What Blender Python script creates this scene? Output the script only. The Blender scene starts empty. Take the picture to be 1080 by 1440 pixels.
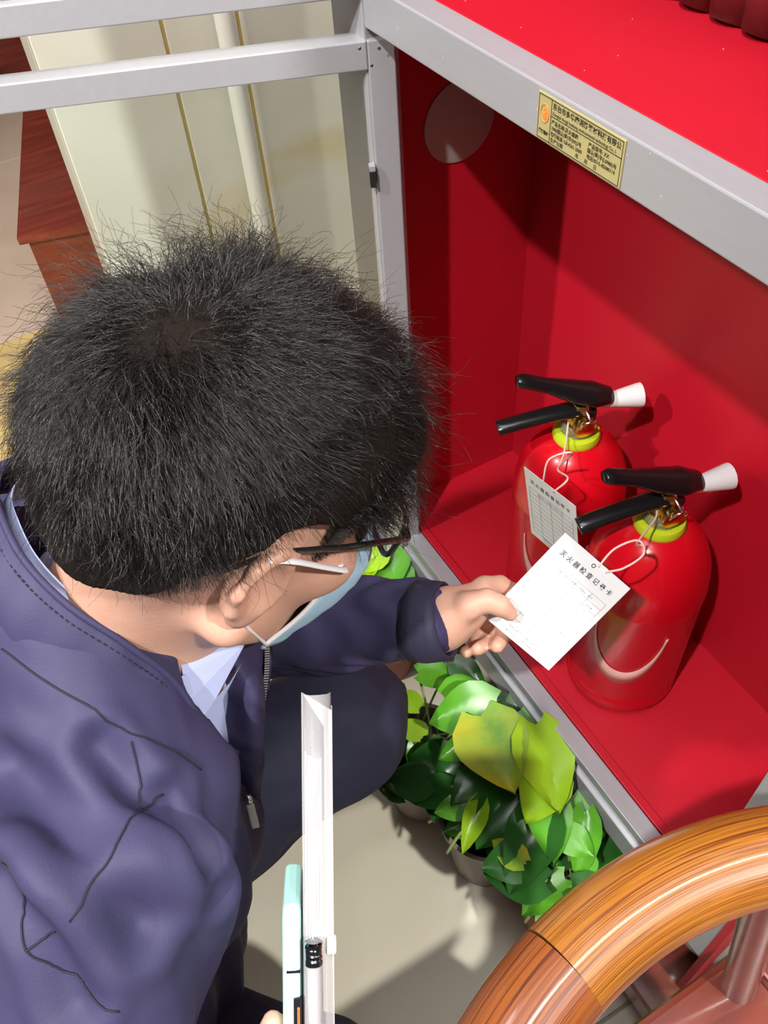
import bpy, bmesh, math, random
import numpy as np
from mathutils import Vector, Matrix, noise
from mathutils.bvhtree import BVHTree

rng = np.random.default_rng(7)
random.seed(7)
SC = bpy.context.scene
COL = SC.collection

# ------------------------------------------------------------------ camera
CAM = np.array([.80411, -.38027, 1.02852])
RC = np.array([[0.49275, 0.86794, -0.06231], [0.63960, -0.40981, -0.65036], [-0.59001, 0.28061, -0.75706]])
cd = bpy.data.cameras.new('camera'); cam = bpy.data.objects.new('camera', cd); COL.objects.link(cam)
cam.matrix_world = Matrix(((RC[0][0], -RC[1][0], -RC[2][0], CAM[0]), (RC[0][1], -RC[1][1], -RC[2][1], CAM[1]),
                           (RC[0][2], -RC[1][2], -RC[2][2], CAM[2]), (0, 0, 0, 1)))
cd.sensor_fit = 'VERTICAL'; cd.sensor_height = 36; cd.lens = 1216 / 1440 * 36; cd.clip_start = .02
SC.camera = cam

# ------------------------------------------------------------------ world, lamps, exposure
w = bpy.data.worlds.new('world'); SC.world = w; w.use_nodes = True
w.node_tree.nodes['Background'].inputs[0].default_value = (.95, .97, 1.0, 1)
w.node_tree.nodes['Background'].inputs[1].default_value = .08
def lamp(name, typ, loc, target, power, size, color=(1, 1, 1), spot=70, blend=.3):
    l = bpy.data.lights.new(name, typ); l.energy = power; l.color = color
    if typ == 'AREA': l.shape = 'RECTANGLE'; l.size = size[0]; l.size_y = size[1]
    else: l.shadow_soft_size = size
    if typ == 'SPOT': l.spot_size = math.radians(spot); l.spot_blend = blend
    o = bpy.data.objects.new(name, l); COL.objects.link(o); o.location = loc
    o.rotation_euler = (Vector(target) - Vector(loc)).to_track_quat('-Z', 'Y').to_euler()
    return o
lamp('ceiling_spot', 'SPOT', (1.21, -1.64, 2.97), (.35, -.1, .25), 410, .04, (1, .97, .93), 75, .5)
lamp('overhead_fill', 'AREA', (.35, -.50, 2.7), (.35, -.48, 0), 26, (1.3, .7), (.97, .98, 1))  # soft overhead fill added for the floor and the man, no known fixture
lamp('side_spot', 'SPOT', (2.2, .12, 2.62), (.35, -.3, -.3), 330, .05, (1, .97, .92), 60, .5)
lamp('ceiling_tube', 'AREA', (1.06, .42, 2.7), (1.02, .30, 0), 17, (.14, 1.7), (1, .98, .95))
lamp('left_fill_spot', 'SPOT', (.1, -2.3, 2.6), (-.85, .1, .2), 260, .05, (1, .96, .9), 62, .5)  # fill added to brighten the marble wall and floor at the left
SC.view_settings.view_transform = 'Standard'; SC.view_settings.look = 'None'
SC.view_settings.gamma = 1; SC.view_settings.exposure = -.02; SC.view_settings.use_curve_mapping = False

# ------------------------------------------------------------------ materials
def mat(name, col, rough=.5, metal=0., coat=0., spec=.5, noise_scale=0, noise_amt=0., bump=0., bump_scale=200., trans=0., sss=0., stretch=None, ior=1.45, alpha=1.):
    m = bpy.data.materials.new(name); m.use_nodes = True
    nt = m.node_tree; b = nt.nodes['Principled BSDF']
    b.inputs['Base Color'].default_value = (*col, 1); b.inputs['Roughness'].default_value = rough
    b.inputs['Metallic'].default_value = metal; b.inputs['Coat Weight'].default_value = coat
    b.inputs['Coat Roughness'].default_value = .05
    b.inputs['Specular IOR Level'].default_value = spec; b.inputs['IOR'].default_value = ior
    b.inputs['Transmission Weight'].default_value = trans; b.inputs['Alpha'].default_value = alpha
    if sss: b.inputs['Subsurface Weight'].default_value = sss; b.inputs['Subsurface Radius'].default_value = (.012, .005, .003); b.inputs['Subsurface Scale'].default_value = 1.
    tc = nt.nodes.new('ShaderNodeTexCoord'); src = tc.outputs['Object']
    if stretch:
        mp = nt.nodes.new('ShaderNodeMapping'); mp.inputs['Scale'].default_value = stretch
        nt.links.new(src, mp.inputs[0]); src = mp.outputs[0]
    if noise_amt:
        n = nt.nodes.new('ShaderNodeTexNoise'); n.inputs['Scale'].default_value = noise_scale; n.inputs['Detail'].default_value = 6
        nt.links.new(src, n.inputs['Vector'])
        mx = nt.nodes.new('ShaderNodeMix'); mx.data_type = 'RGBA'
        mx.inputs[6].default_value = (*[c * (1 - noise_amt) for c in col], 1); mx.inputs[7].default_value = (*[min(1, c * (1 + noise_amt)) for c in col], 1)
        nt.links.new(n.outputs['Fac'], mx.inputs[0]); nt.links.new(mx.outputs[2], b.inputs['Base Color'])
    if bump:
        n2 = nt.nodes.new('ShaderNodeTexNoise'); n2.inputs['Scale'].default_value = bump_scale; n2.inputs['Detail'].default_value = 4
        nt.links.new(src, n2.inputs['Vector'])
        bp = nt.nodes.new('ShaderNodeBump'); bp.inputs['Strength'].default_value = bump; bp.inputs['Distance'].default_value = .002
        nt.links.new(n2.outputs['Fac'], bp.inputs['Height']); nt.links.new(bp.outputs[0], b.inputs['Normal'])
    return m

def ramp_mat(name, kind, stops, rough, scale, stretch=(1, 1, 1), detail=6, dist=0., coat=0., uv=False, bump=0., spec=.5, wave=None):
    m = bpy.data.materials.new(name); m.use_nodes = True; nt = m.node_tree; b = nt.nodes['Principled BSDF']
    b.inputs['Roughness'].default_value = rough; b.inputs['Coat Weight'].default_value = coat; b.inputs['Coat Roughness'].default_value = .08
    b.inputs['Specular IOR Level'].default_value = spec
    tc = nt.nodes.new('ShaderNodeTexCoord'); mp = nt.nodes.new('ShaderNodeMapping'); mp.inputs['Scale'].default_value = stretch
    nt.links.new(tc.outputs['UV' if uv else 'Object'], mp.inputs[0])
    if kind == 'noise':
        n = nt.nodes.new('ShaderNodeTexNoise'); n.inputs['Detail'].default_value = detail; n.inputs['Distortion'].default_value = dist
    else:
        n = nt.nodes.new('ShaderNodeTexWave'); n.inputs['Detail'].default_value = detail; n.inputs['Distortion'].default_value = dist
    n.inputs['Scale'].default_value = scale
    nt.links.new(mp.outputs[0], n.inputs['Vector'])
    r = nt.nodes.new('ShaderNodeValToRGB'); e = r.color_ramp.elements
    while len(e) < len(stops): e.new(.5)
    for i, (p, c) in enumerate(stops): e[i].position = p; e[i].color = (*c, 1)
    nt.links.new(n.outputs['Fac'], r.inputs[0]); nt.links.new(r.outputs[0], b.inputs['Base Color'])
    if bump:
        bp = nt.nodes.new('ShaderNodeBump'); bp.inputs['Strength'].default_value = bump; bp.inputs['Distance'].default_value = .001
        nt.links.new(n.outputs['Fac'], bp.inputs['Height']); nt.links.new(bp.outputs[0], b.inputs['Normal'])
    return m

M = dict(
    red=mat('red_painted_steel', (.47, .0075, .021), .42, noise_scale=9, noise_amt=.12, bump=.05, bump_scale=60),
    alu=mat('brushed_aluminium', (.42, .42, .45), .42, .35, bump=.04, bump_scale=300, stretch=(1, 8, 8), noise_scale=20, noise_amt=.06),
    alu_dark=mat('dull_aluminium', (.42, .42, .40), .55, .3),
    glass=mat('clear_glass', (.93, 1., .97), .0, 0, trans=1., spec=.5, ior=1.02),
    black=mat('black_plastic', (.008, .008, .009), .22, spec=.6),
    rubber=mat('black_rubber', (.01, .01, .01), .7),
    ext=mat('red_enamel', (.60, .003, .012), .26, coat=.2, spec=.4),
    lime=mat('lime_plastic', (.50, .62, .02), .35),
    brass=mat('brass', (.75, .5, .14), .25, 1.),
    steel=mat('bright_steel', (.7, .7, .7), .2, 1.),
    nozzle=mat('milky_white_plastic', (.78, .76, .78), .35, sss=.1),
    clear=mat('clear_plastic', (.95, .95, .95), .08, trans=.9, ior=1.1),
    decal=mat('pale_pink_print', (.75, .38, .36), .3, coat=.4),
    card=mat('white_card', (.74, .74, .745), .55),
    ink=mat('grey_ink', (.06, .06, .065), .6),
    pale_ink=mat('pale_grey_ink', (.20, .20, .22), .6),
    string=mat('pale_pink_elastic', (.8, .5, .45), .6),
    plate=mat('gold_foil_plate', (.50, .44, .20), .38, .25, noise_scale=40, noise_amt=.1),
    plate_ink=mat('dark_plate_print', (.02, .018, .012), .5),
    orange=mat('orange_print', (.8, .22, .03), .5),
    skin=mat('skin', (.62, .345, .25), .48, noise_scale=60, noise_amt=.10, bump=.10, bump_scale=350, sss=.12),
    lip=mat('lips', (.45, .17, .15), .4), eye=mat('eyeball', (.75, .72, .7), .1, coat=.5), iris=mat('dark_iris', (.02, .012, .008), .1),
    jacket=mat('navy_nylon', (.041, .037, .088), .58, noise_scale=14, noise_amt=.14, bump=.12, bump_scale=500, spec=.25),
    cuff=mat('dark_navy_ribbing', (.022, .020, .048), .65, bump=.3, bump_scale=250),
    jacket_in=mat('dark_navy_lining', (.012, .012, .02), .7),
    stitch=mat('dark_navy_thread', (.010, .010, .022), .7),
    shirt=mat('light_blue_cotton', (.42, .47, .72), .8, bump=.12, bump_scale=500),
    trousers=mat('dark_navy_cotton', (.017, .018, .042), .78, noise_scale=18, noise_amt=.15, bump=.2, bump_scale=400),
    hair=mat('black_hair', (.009, .0075, .007), .30, spec=.6),
    scalp_hair=mat('black_hair_mass', (.010, .007, .0055), .85, spec=.1, bump=1., bump_scale=260),
    mask=mat('light_blue_mask_fabric', (.40, .64, .82), .8), mask_white=mat('white_mask_loop', (.82, .81, .82), .75),
    shoe=mat('tan_shoe_leather', (.45, .28, .18), .5), shoe_black=mat('black_shoe_sole', (.015, .012, .012), .6),
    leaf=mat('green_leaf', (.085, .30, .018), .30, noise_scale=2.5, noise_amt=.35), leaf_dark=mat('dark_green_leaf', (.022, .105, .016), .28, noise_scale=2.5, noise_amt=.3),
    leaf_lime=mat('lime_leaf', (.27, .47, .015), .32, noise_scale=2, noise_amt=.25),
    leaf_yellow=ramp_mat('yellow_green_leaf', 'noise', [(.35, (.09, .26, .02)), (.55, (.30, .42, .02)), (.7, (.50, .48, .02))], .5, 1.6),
    stem=mat('leaf_stem', (.30, .38, .12), .5), soil=mat('dark_soil', (.035, .025, .018), .95, noise_scale=60, noise_amt=.6, bump=.8, bump_scale=80),
    terracotta=mat('terracotta', (.40, .14, .09), .6, noise_scale=20, noise_amt=.15), greypot=mat('grey_brown_plastic_pot', (.24, .19, .16), .5),
    celadon=mat('celadon_glaze', (.42, .47, .40), .22, noise_scale=18, noise_amt=.18, coat=.4),
    paper=mat('white_paper', (.52, .51, .52), .7), sleeve=mat('milky_clear_plastic', (.92, .90, .92), .16, alpha=.20, spec=.7),
    mint=mat('mint_silicone', (.46, .84, .76), .35), phone=mat('black_phone_glass', (.012, .012, .016), .12), copper=mat('copper_key', (.75, .20, .06), .3, .4),
    chrome=mat('dark_chrome', (.28, .28, .30), .12, 1.), pen_clear=mat('pen_clear_barrel', (.95, .93, .95), .05, trans=.8, ior=1.2), refill=mat('pen_refill', (.75, .72, .75), .4),
    arm_a=ramp_mat('golden_rosewood', 'noise', [(.33, (.11, .030, .006)), (.44, (.22, .064, .008)), (.56, (.36, .135, .015)), (.70, (.28, .082, .009))], .34, 1.0, (8, 150, 1), 12, .8, coat=.9, uv=True),
    arm_b=ramp_mat('reddish_rosewood', 'noise', [(.34, (.09, .020, .007)), (.44, (.17, .038, .009)), (.56, (.27, .080, .014)), (.70, (.20, .041, .010))], .34, 1.0, (6, 110, 1), 12, 1.4, coat=.9, uv=True),
    redwood=ramp_mat('dark_red_wood', 'noise', [(.3, (.13, .018, .010)), (.6, (.24, .035, .018)), (.8, (.30, .06, .03))], .28, 5, (9, 1, 9), 6, .5, coat=.5),
    redwood2=ramp_mat('red_brown_wood', 'noise', [(.3, (.11, .018, .011)), (.6, (.18, .034, .019)), (.8, (.23, .055, .032))], .32, 6, (8, 1.5, 8), 6, .5, coat=.5),
    marble=ramp_mat('cream_marble', 'noise', [(.30, (.68, .66, .55)), (.55, (.77, .75, .66)), (.66, (.72, .62, .40)), (.72, (.78, .76, .68))], .22, 1.6, (1, 1, 1), 8, 1.2),
    gold=mat('gold_joint', (.55, .42, .16), .4, .3), pipe=mat('white_pipe', (.80, .78, .72), .3),
    floor=ramp_mat('cream_floor_stone', 'noise', [(.3, (.66, .60, .46)), (.5, (.74, .70, .56)), (.66, (.68, .61, .47)), (.78, (.76, .73, .60))], .34, 2.2, (1, 1, 1), 8, .8),
    floor_tan=ramp_mat('tan_floor', 'noise', [(.3, (.60, .38, .15)), (.7, (.72, .50, .22))], .2, 3, (1, 1, 1), 6, .5),
    floor_pink=ramp_mat('pinkish_floor_stone', 'noise', [(.3, (.58, .40, .31)), (.55, (.68, .50, .40)), (.75, (.62, .44, .33))], .2, 2.2, (1, 1, 1), 8, .8),
    grout=mat('floor_grout', (.40, .36, .30), .8),
    cloth=mat('dark_red_cloth', (.13, .003, .007), .75),
)

# ------------------------------------------------------------------ builders
class MB:
    def __init__(s): s.v = []; s.f = []; s.uv = {}
    def add(s, vs, fs):
        o = len(s.v); s.v += [tuple(map(float, v)) for v in vs]; s.f += [tuple(i + o for i in f) for f in fs]; return o
    def box(s, lo, hi, mx=None):
        x0, y0, z0 = lo; x1, y1, z1 = hi
        vs = [(x0, y0, z0), (x1, y0, z0), (x1, y1, z0), (x0, y1, z0), (x0, y0, z1), (x1, y0, z1), (x1, y1, z1), (x0, y1, z1)]
        if mx is not None: vs = [mx @ Vector(v) for v in vs]
        s.add(vs, [(0, 3, 2, 1), (4, 5, 6, 7), (0, 1, 5, 4), (1, 2, 6, 5), (2, 3, 7, 6), (3, 0, 4, 7)]); return s
    def lathe(s, prof, n=32, mx=None, cap=True):
        vs = []; fs = []
        for r, z in prof:
            for i in range(n):
                a = 2 * math.pi * i / n; vs.append(Vector((r * math.cos(a), r * math.sin(a), z)))
        for j in range(len(prof) - 1):
            for i in range(n):
                k = (i + 1) % n; fs.append((j * n + i, j * n + k, (j + 1) * n + k, (j + 1) * n + i))
        if cap: fs.append(tuple(range(n - 1, -1, -1))); fs.append(tuple(range((len(prof) - 1) * n, len(prof) * n)))
        if mx is not None: vs = [mx @ v for v in vs]
        s.add(vs, fs); return s
    def tube(s, pts, rad, n=10, ell=None, closed=False, cap=True, up=None):
        pts = [Vector(p) for p in pts]; m = len(pts)
        if not hasattr(rad, '__len__'): rad = [rad] * m
        rings = []; nrm = None; L = 0.
        for i, p in enumerate(pts):
            a = pts[(i - 1) % m] if (closed or i > 0) else pts[i]; b = pts[(i + 1) % m] if (closed or i < m - 1) else pts[i]
            t = (b - a).normalized()
            if up is not None: nrm = Vector(up)
            elif nrm is None: nrm = Vector((0, 0, 1)) if abs(t.z) < .9 else Vector((1, 0, 0))
            nrm = (nrm - t * nrm.dot(t)).normalized(); bn = t.cross(nrm)
            e = ell or (1, 1)
            if i: L += (p - pts[i - 1]).length
            rings.append(([p + nrm * (math.cos(2 * math.pi * k / n) * rad[i] * e[0]) + bn * (math.sin(2 * math.pi * k / n) * rad[i] * e[1]) for k in range(n)], L))
        vs = [v for r, _ in rings for v in r]; fs = []
        off = len(s.v)
        for j in range(m if closed else m - 1):
            q = (j + 1) % m
            for k in range(n):
                k2 = (k + 1) % n; f = (j * n + k, j * n + k2, q * n + k2, q * n + k)
                s.uv[tuple(i + off for i in f)] = [(rings[j][1], k / n), (rings[j][1], (k + 1) / n), (rings[q][1] if q else L, (k + 1) / n), (rings[q][1] if q else L, k / n)]
                fs.append(f)
        if cap and not closed: fs.append(tuple(range(n - 1, -1, -1))); fs.append(tuple(range((m - 1) * n, m * n)))
        s.add(vs, fs); return s
    def sphere(s, c, r, n=16, m=10, mx=None):
        if not hasattr(r, '__len__'): r = (r, r, r)
        vs = []; fs = []
        for j in range(m + 1):
            th = math.pi * j / m
            for i in range(n):
                a = 2 * math.pi * i / n
                v = Vector((r[0] * math.sin(th) * math.cos(a), r[1] * math.sin(th) * math.sin(a), -r[2] * math.cos(th)))
                vs.append((mx @ v if mx is not None else v) + Vector(c))
        for j in range(m):
            for i in range(n):
                k = (i + 1) % n; fs.append((j * n + i, j * n + k, (j + 1) * n + k, (j + 1) * n + i))
        s.add(vs, fs); return s
    def grid(s, rows):
        nr, nc = len(rows), len(rows[0])
        s.add([v for r in rows for v in r], [(i * nc + j, i * nc + j + 1, (i + 1) * nc + j + 1, (i + 1) * nc + j) for i in range(nr - 1) for j in range(nc - 1)]); return s
    def prism(s, outline, off):
        n = len(outline); o = Vector(off); a = [Vector(p) for p in outline]
        s.add(a + [p + o for p in a], [tuple(range(n - 1, -1, -1)), tuple(range(n, 2 * n))] + [(i, (i + 1) % n, n + (i + 1) % n, n + i) for i in range(n)]); return s
    def build(s, name, m, parent=None, smooth=False, bevel=0., solid=0., sub=0, angle=None):
        me = bpy.data.meshes.new(name); me.from_pydata(s.v, [], s.f); me.validate(clean_customdata=False)
        if s.uv:
            ul = me.uv_layers.new(name='UVMap')
            for p in me.polygons:
                u = s.uv.get(tuple(p.vertices))
                if u:
                    for li, c in zip(p.loop_indices, u): ul.data[li].uv = c
        return link(name, me, m, parent, smooth, bevel, solid, sub, angle)
def link(name, me, m, parent=None, smooth=False, bevel=0., solid=0., sub=0, angle=None):
    me.materials.append(m)
    if smooth: me.polygons.foreach_set('use_smooth', [True] * len(me.polygons))
    if angle and smooth: me.set_sharp_from_angle(angle=math.radians(angle))
    o = bpy.data.objects.new(name, me); COL.objects.link(o)
    if parent: par(o, parent)
    if solid: d = o.modifiers.new('solid', 'SOLIDIFY'); d.thickness = solid; d.offset = 0
    if sub: d = o.modifiers.new('sub', 'SUBSURF'); d.levels = d.render_levels = sub
    if bevel: d = o.modifiers.new('bevel', 'BEVEL'); d.width = bevel; d.segments = 2; d.limit_method = 'ANGLE'
    return o
def root_loc(p):
    l = Vector((0, 0, 0))
    while p is not None:
        l += p.location; p = p.parent
    return l
def par(o, p):
    o.parent = p
    q = p
    while q.parent: q = q.parent
    o.matrix_parent_inverse = Matrix.Translation(-q.location) if p is q else Matrix.Identity(4)
def thing(name, label, cat, loc, group=None):
    o = bpy.data.objects.new(name, None); o.empty_display_size = .05; COL.objects.link(o); o.location = loc
    return tag(o, label, cat, group)
def tag(o, label, cat, group=None):
    o['label'] = label; o['category'] = cat; o['kind'] = 'thing'
    if group: o['group'] = group
    return o
def structure(o): o['kind'] = 'structure'; return o
def dup(root, loc, label):
    c = root.copy(); COL.objects.link(c); c.location = loc; c['label'] = label; m = {}
    for ch in root.children:
        d = ch.copy(); COL.objects.link(d); d.parent = c
        for g in ch.children:
            e = g.copy(); COL.objects.link(e); e.parent = d
    return c
def text(body, size, origin, ux, uy, m, parent, name='lettering', bold=0., lift=.0004, align='LEFT', squeeze=1.):
    cu = bpy.data.curves.new(name, 'FONT'); cu.body = body; cu.size = size; cu.align_x = align; cu.offset = bold; cu.resolution_u = 2
    o = bpy.data.objects.new(name, cu); COL.objects.link(o)
    dg = bpy.context.evaluated_depsgraph_get(); dg.update()
    me = bpy.data.meshes.new_from_object(o.evaluated_get(dg)); bpy.data.objects.remove(o); bpy.data.curves.remove(cu)
    ux = Vector(ux).normalized(); uy = Vector(uy); uy = (uy - ux * uy.dot(ux)).normalized(); uz = ux.cross(uy)
    for v in me.vertices: v.co = Vector(origin) + ux * (v.co.x * squeeze) + uy * v.co.y + uz * lift
    return link(name, me, m, parent)
def catmull(pts, n=8):
    P = [Vector(p) for p in pts]; P = [P[0] * 2 - P[1]] + P + [P[-1] * 2 - P[-2]]; out = []
    for i in range(1, len(P) - 2):
        for k in range(n):
            t = k / n; a, b, c, d = P[i - 1], P[i], P[i + 1], P[i + 2]
            out.append(.5 * ((2 * b) + (c - a) * t + (2 * a - 5 * b + 4 * c - d) * t * t + (3 * b - a - 3 * c + d) * t ** 3))
    out.append(P[-2]); return out
def T(x, y, z): return Matrix.Translation((x, y, z))
def frame(origin, ux, uy):
    ux = Vector(ux).normalized(); uy = Vector(uy); uy = (uy - ux * uy.dot(ux)).normalized(); uz = ux.cross(uy)
    return Matrix(((ux.x, uy.x, uz.x, origin[0]), (ux.y, uy.y, uz.y, origin[1]), (ux.z, uy.z, uz.z, origin[2]), (0, 0, 0, 1)))

# signed distance field -> surface nets
class Field:
    def __init__(s, lo, hi, h):
        s.lo = np.array(lo, float); s.h = h; s.n = np.ceil((np.array(hi) - s.lo) / h).astype(int) + 1
        s.F = np.full(s.n, 1., np.float32)
    def win(s, lo, hi):
        a = np.clip(np.floor((np.array(lo) - s.lo) / s.h).astype(int), 0, s.n - 1); b = np.clip(np.ceil((np.array(hi) - s.lo) / s.h).astype(int) + 1, 1, s.n)
        ax = [(s.lo[i] + s.h * np.arange(a[i], b[i])).astype(np.float32) for i in range(3)]
        return tuple(slice(a[i], b[i]) for i in range(3)), ax[0][:, None, None], ax[1][None, :, None], ax[2][None, None, :]
    def put(s, lo, hi, fn, k=.0, op='add'):
        sl, X, Y, Z = s.win(lo, hi)
        if min(s.F[sl].shape) == 0: return
        d = fn(X, Y, Z).astype(np.float32); A = s.F[sl]
        if op == 'sub':
            d = -d
            s.F[sl] = np.maximum(A, d) if k <= 0 else -smin(-A, -d, k)
        else: s.F[sl] = np.minimum(A, d) if k <= 0 else smin(A, d, k)
    def cone(s, a, b, ra, rb, k=.01, op='add', sq=None):
        a = np.array(a, float); b = np.array(b, float); m = max(ra, rb) + k + 3 * s.h
        ba = b - a; L = ba @ ba
        def fn(X, Y, Z):
            px, py, pz = X - a[0], Y - a[1], Z - a[2]
            t = np.clip((px * ba[0] + py * ba[1] + pz * ba[2]) / L, 0, 1)
            return np.sqrt((px - t * ba[0]) ** 2 + (py - t * ba[1]) ** 2 + (pz - t * ba[2]) ** 2) - (ra + (rb - ra) * t)
        s.put(np.minimum(a, b) - m, np.maximum(a, b) + m, fn, k, op)
    def ell(s, c, r, axes=None, k=.01, op='add'):
        c = np.array(c, float); r = np.array(r, float); A = np.eye(3) if axes is None else np.array(axes, float); m = max(r) + k + 3 * s.h
        def fn(X, Y, Z):
            px, py, pz = X - c[0], Y - c[1], Z - c[2]
            q = [(px * A[i][0] + py * A[i][1] + pz * A[i][2]) for i in range(3)]
            k0 = np.sqrt(sum((q[i] / r[i]) ** 2 for i in range(3))); k1 = np.sqrt(sum((q[i] / r[i] ** 2) ** 2 for i in range(3))) + 1e-9
            return k0 * (k0 - 1) / k1
        s.put(c - m, c + m, fn, k, op)
    def chain(s, pts, rad, k=.008, op='add'):
        for i in range(len(pts) - 1): s.cone(pts[i], pts[i + 1], rad[i], rad[i + 1], k, op)
    def mesh(s, smooth=2):
        F = s.F; ins = F < 0; n = np.array(F.shape) - 1
        c = sum(ins[i:i + n[0], j:j + n[1], k:k + n[2]].astype(np.int8) for i in (0, 1) for j in (0, 1) for k in (0, 1))
        act = (c > 0) & (c < 8); cells = np.argwhere(act); idx = np.full(act.shape, -1, np.int32); idx[act] = np.arange(len(cells))
        acc = np.zeros((len(cells), 3)); cnt = np.zeros(len(cells))
        cor = {(i, j, k): F[cells[:, 0] + i, cells[:, 1] + j, cells[:, 2] + k] for i in (0, 1) for j in (0, 1) for k in (0, 1)}
        for ax in range(3):
            for u in (0, 1):
                for v in (0, 1):
                    a = [u, v]; a.insert(ax, 0); b = list(a); b[ax] = 1
                    fa, fb = cor[tuple(a)], cor[tuple(b)]; cr = (fa < 0) != (fb < 0)
                    t = np.where(cr, fa / np.where(cr, fa - fb, 1), 0); p = np.tile(np.array(a, float), (len(cells), 1)); p[:, ax] = t
                    acc[cr] += p[cr]; cnt[cr] += 1
        V = s.lo + s.h * (cells + acc / cnt[:, None]); faces = []
        for ax in range(3):
            o = [i for i in range(3) if i != ax]
            a = [slice(1, None)] * 3; a[ax] = slice(0, -1); b = list(a); b[ax] = slice(1, None)
            A = ins[tuple(a)]; B = ins[tuple(b)]; e = np.argwhere(A != B); sgn = A[tuple(e.T)]
            e2 = e.copy(); e2[:, o[0]] += 1; e2[:, o[1]] += 1
            lim = np.all(e2[:, o] < n[o], axis=1) & (e2[:, ax] < n[ax]); e2 = e2[lim]; sgn = sgn[lim]
            def g(d0, d1):
                q = e2.copy(); q[:, o[0]] -= d0; q[:, o[1]] -= d1; return idx[tuple(q.T)]
            q = np.stack([g(1, 1), g(0, 1), g(0, 0), g(1, 0)], 1); flip = sgn if ax != 1 else ~sgn
            q[~flip] = q[~flip][:, ::-1]; faces.append(q)
        Q = np.concatenate(faces); Q = Q[(Q >= 0).all(1)]
        for _ in range(smooth):
            S = np.zeros_like(V); N = np.zeros(len(V))
            for i in range(4):
                a, b = Q[:, i], Q[:, (i + 1) % 4]
                for x in range(3): S[:, x] += np.bincount(a, V[b, x], len(V)) + np.bincount(b, V[a, x], len(V))
                N += np.bincount(a, minlength=len(V)) + np.bincount(b, minlength=len(V))
            V = V * .5 + .5 * S / np.maximum(N, 1)[:, None]
        return V, Q
def normals(V, Q):
    nn = np.cross(V[Q[:, 2]] - V[Q[:, 0]], V[Q[:, 3]] - V[Q[:, 1]]); N = np.zeros_like(V)
    for i in range(4):
        for x in range(3): N[:, x] += np.bincount(Q[:, i], nn[:, x], len(V))
    return N / (np.linalg.norm(N, axis=1, keepdims=True) + 1e-12)
def smin(a, b, k):
    h = np.clip(.5 + .5 * (b - a) / k, 0, 1); return b + (a - b) * h - k * h * (1 - h)
def mesh_from(name, V, Q):
    me = bpy.data.meshes.new(name); me.vertices.add(len(V)); me.vertices.foreach_set('co', V.astype(np.float32).ravel())
    me.loops.add(len(Q) * 4); me.loops.foreach_set('vertex_index', Q.astype(np.int32).ravel())
    me.polygons.add(len(Q)); me.polygons.foreach_set('loop_start', np.arange(0, len(Q) * 4, 4, dtype=np.int32))
    me.update(calc_edges=True); me.validate(); return me
def waves(P, seed, scale, n=6, aniso=None):
    r = np.random.default_rng(seed); out = np.zeros(len(P))
    for i in range(n):
        d = r.normal(size=3)
        if aniso is not None: d = d * aniso
        d = d / (np.linalg.norm(d) + 1e-9) * scale * r.uniform(.6, 1.5); out += np.sin(P @ d + r.uniform(0, 6.28) + 1.2 * np.sin(P @ r.normal(size=3) * scale * .3))
    return out / n ** .5

# ------------------------------------------------------------------ setting
GZ = -.33
fl = structure(MB().box((-4.9, -2.6, GZ - .06), (2.6, 2.2, GZ - .004)).build('floor', M['grout']))
tile_me = {}
for i in range(-6, 3):
    for j in range(-3, 3):
        x0, y0 = i * 1. + .7, j * 1. + .25
        tan = (i, j) in ((-2, -1), (-2, -2))  # two tiles given a tan colour
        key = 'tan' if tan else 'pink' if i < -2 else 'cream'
        if x0 > 2.1 or x0 + 1. < -4.9: continue
        if key not in tile_me:
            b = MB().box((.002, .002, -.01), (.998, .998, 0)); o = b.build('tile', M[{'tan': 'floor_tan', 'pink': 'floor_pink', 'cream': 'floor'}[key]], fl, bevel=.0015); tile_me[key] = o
        else:
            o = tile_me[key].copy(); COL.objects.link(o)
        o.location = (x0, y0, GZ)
wl = structure(MB().box((-.86, -.165, GZ), (-.722, 1.1, 1.7)).build('wall_left', M['marble']))
for (y0, y1) in ((-.185, .020), (.026, .150), (.156, 1.1)):
    MB().box((-.722, y0, GZ), (-.70, y1, 1.7)).build('slab', M['marble'], wl, bevel=.002)
for y in (.023, .153):
    MB().box((-.7225, y - .003, GZ), (-.7015, y + .003, 1.7)).build('joint', M['gold'], wl)
MB().box((-.80, -.185, GZ), (-.722, -.165, 1.7)).build('end_slab', M['marble'], wl, bevel=.002)
pp = MB().lathe([(.0165, GZ), (.0165, 1.7)], 24, T(-.668, .118, 0)).build('pipe', M['pipe'], smooth=True, angle=40)
tag(pp, 'white vertical pipe standing in front of the marble wall', 'pipe')
for z in (.9,):
    MB().lathe([(.021, z), (.021, z + .02)], 24, T(-.668, .118, 0)).build('pipe_clamp', M['pipe'], pp, smooth=True, angle=40)
    MB().box((-.70, .112, z + .004), (-.683, .124, z + .016)).build('clamp_foot', M['pipe'], pp)

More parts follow.
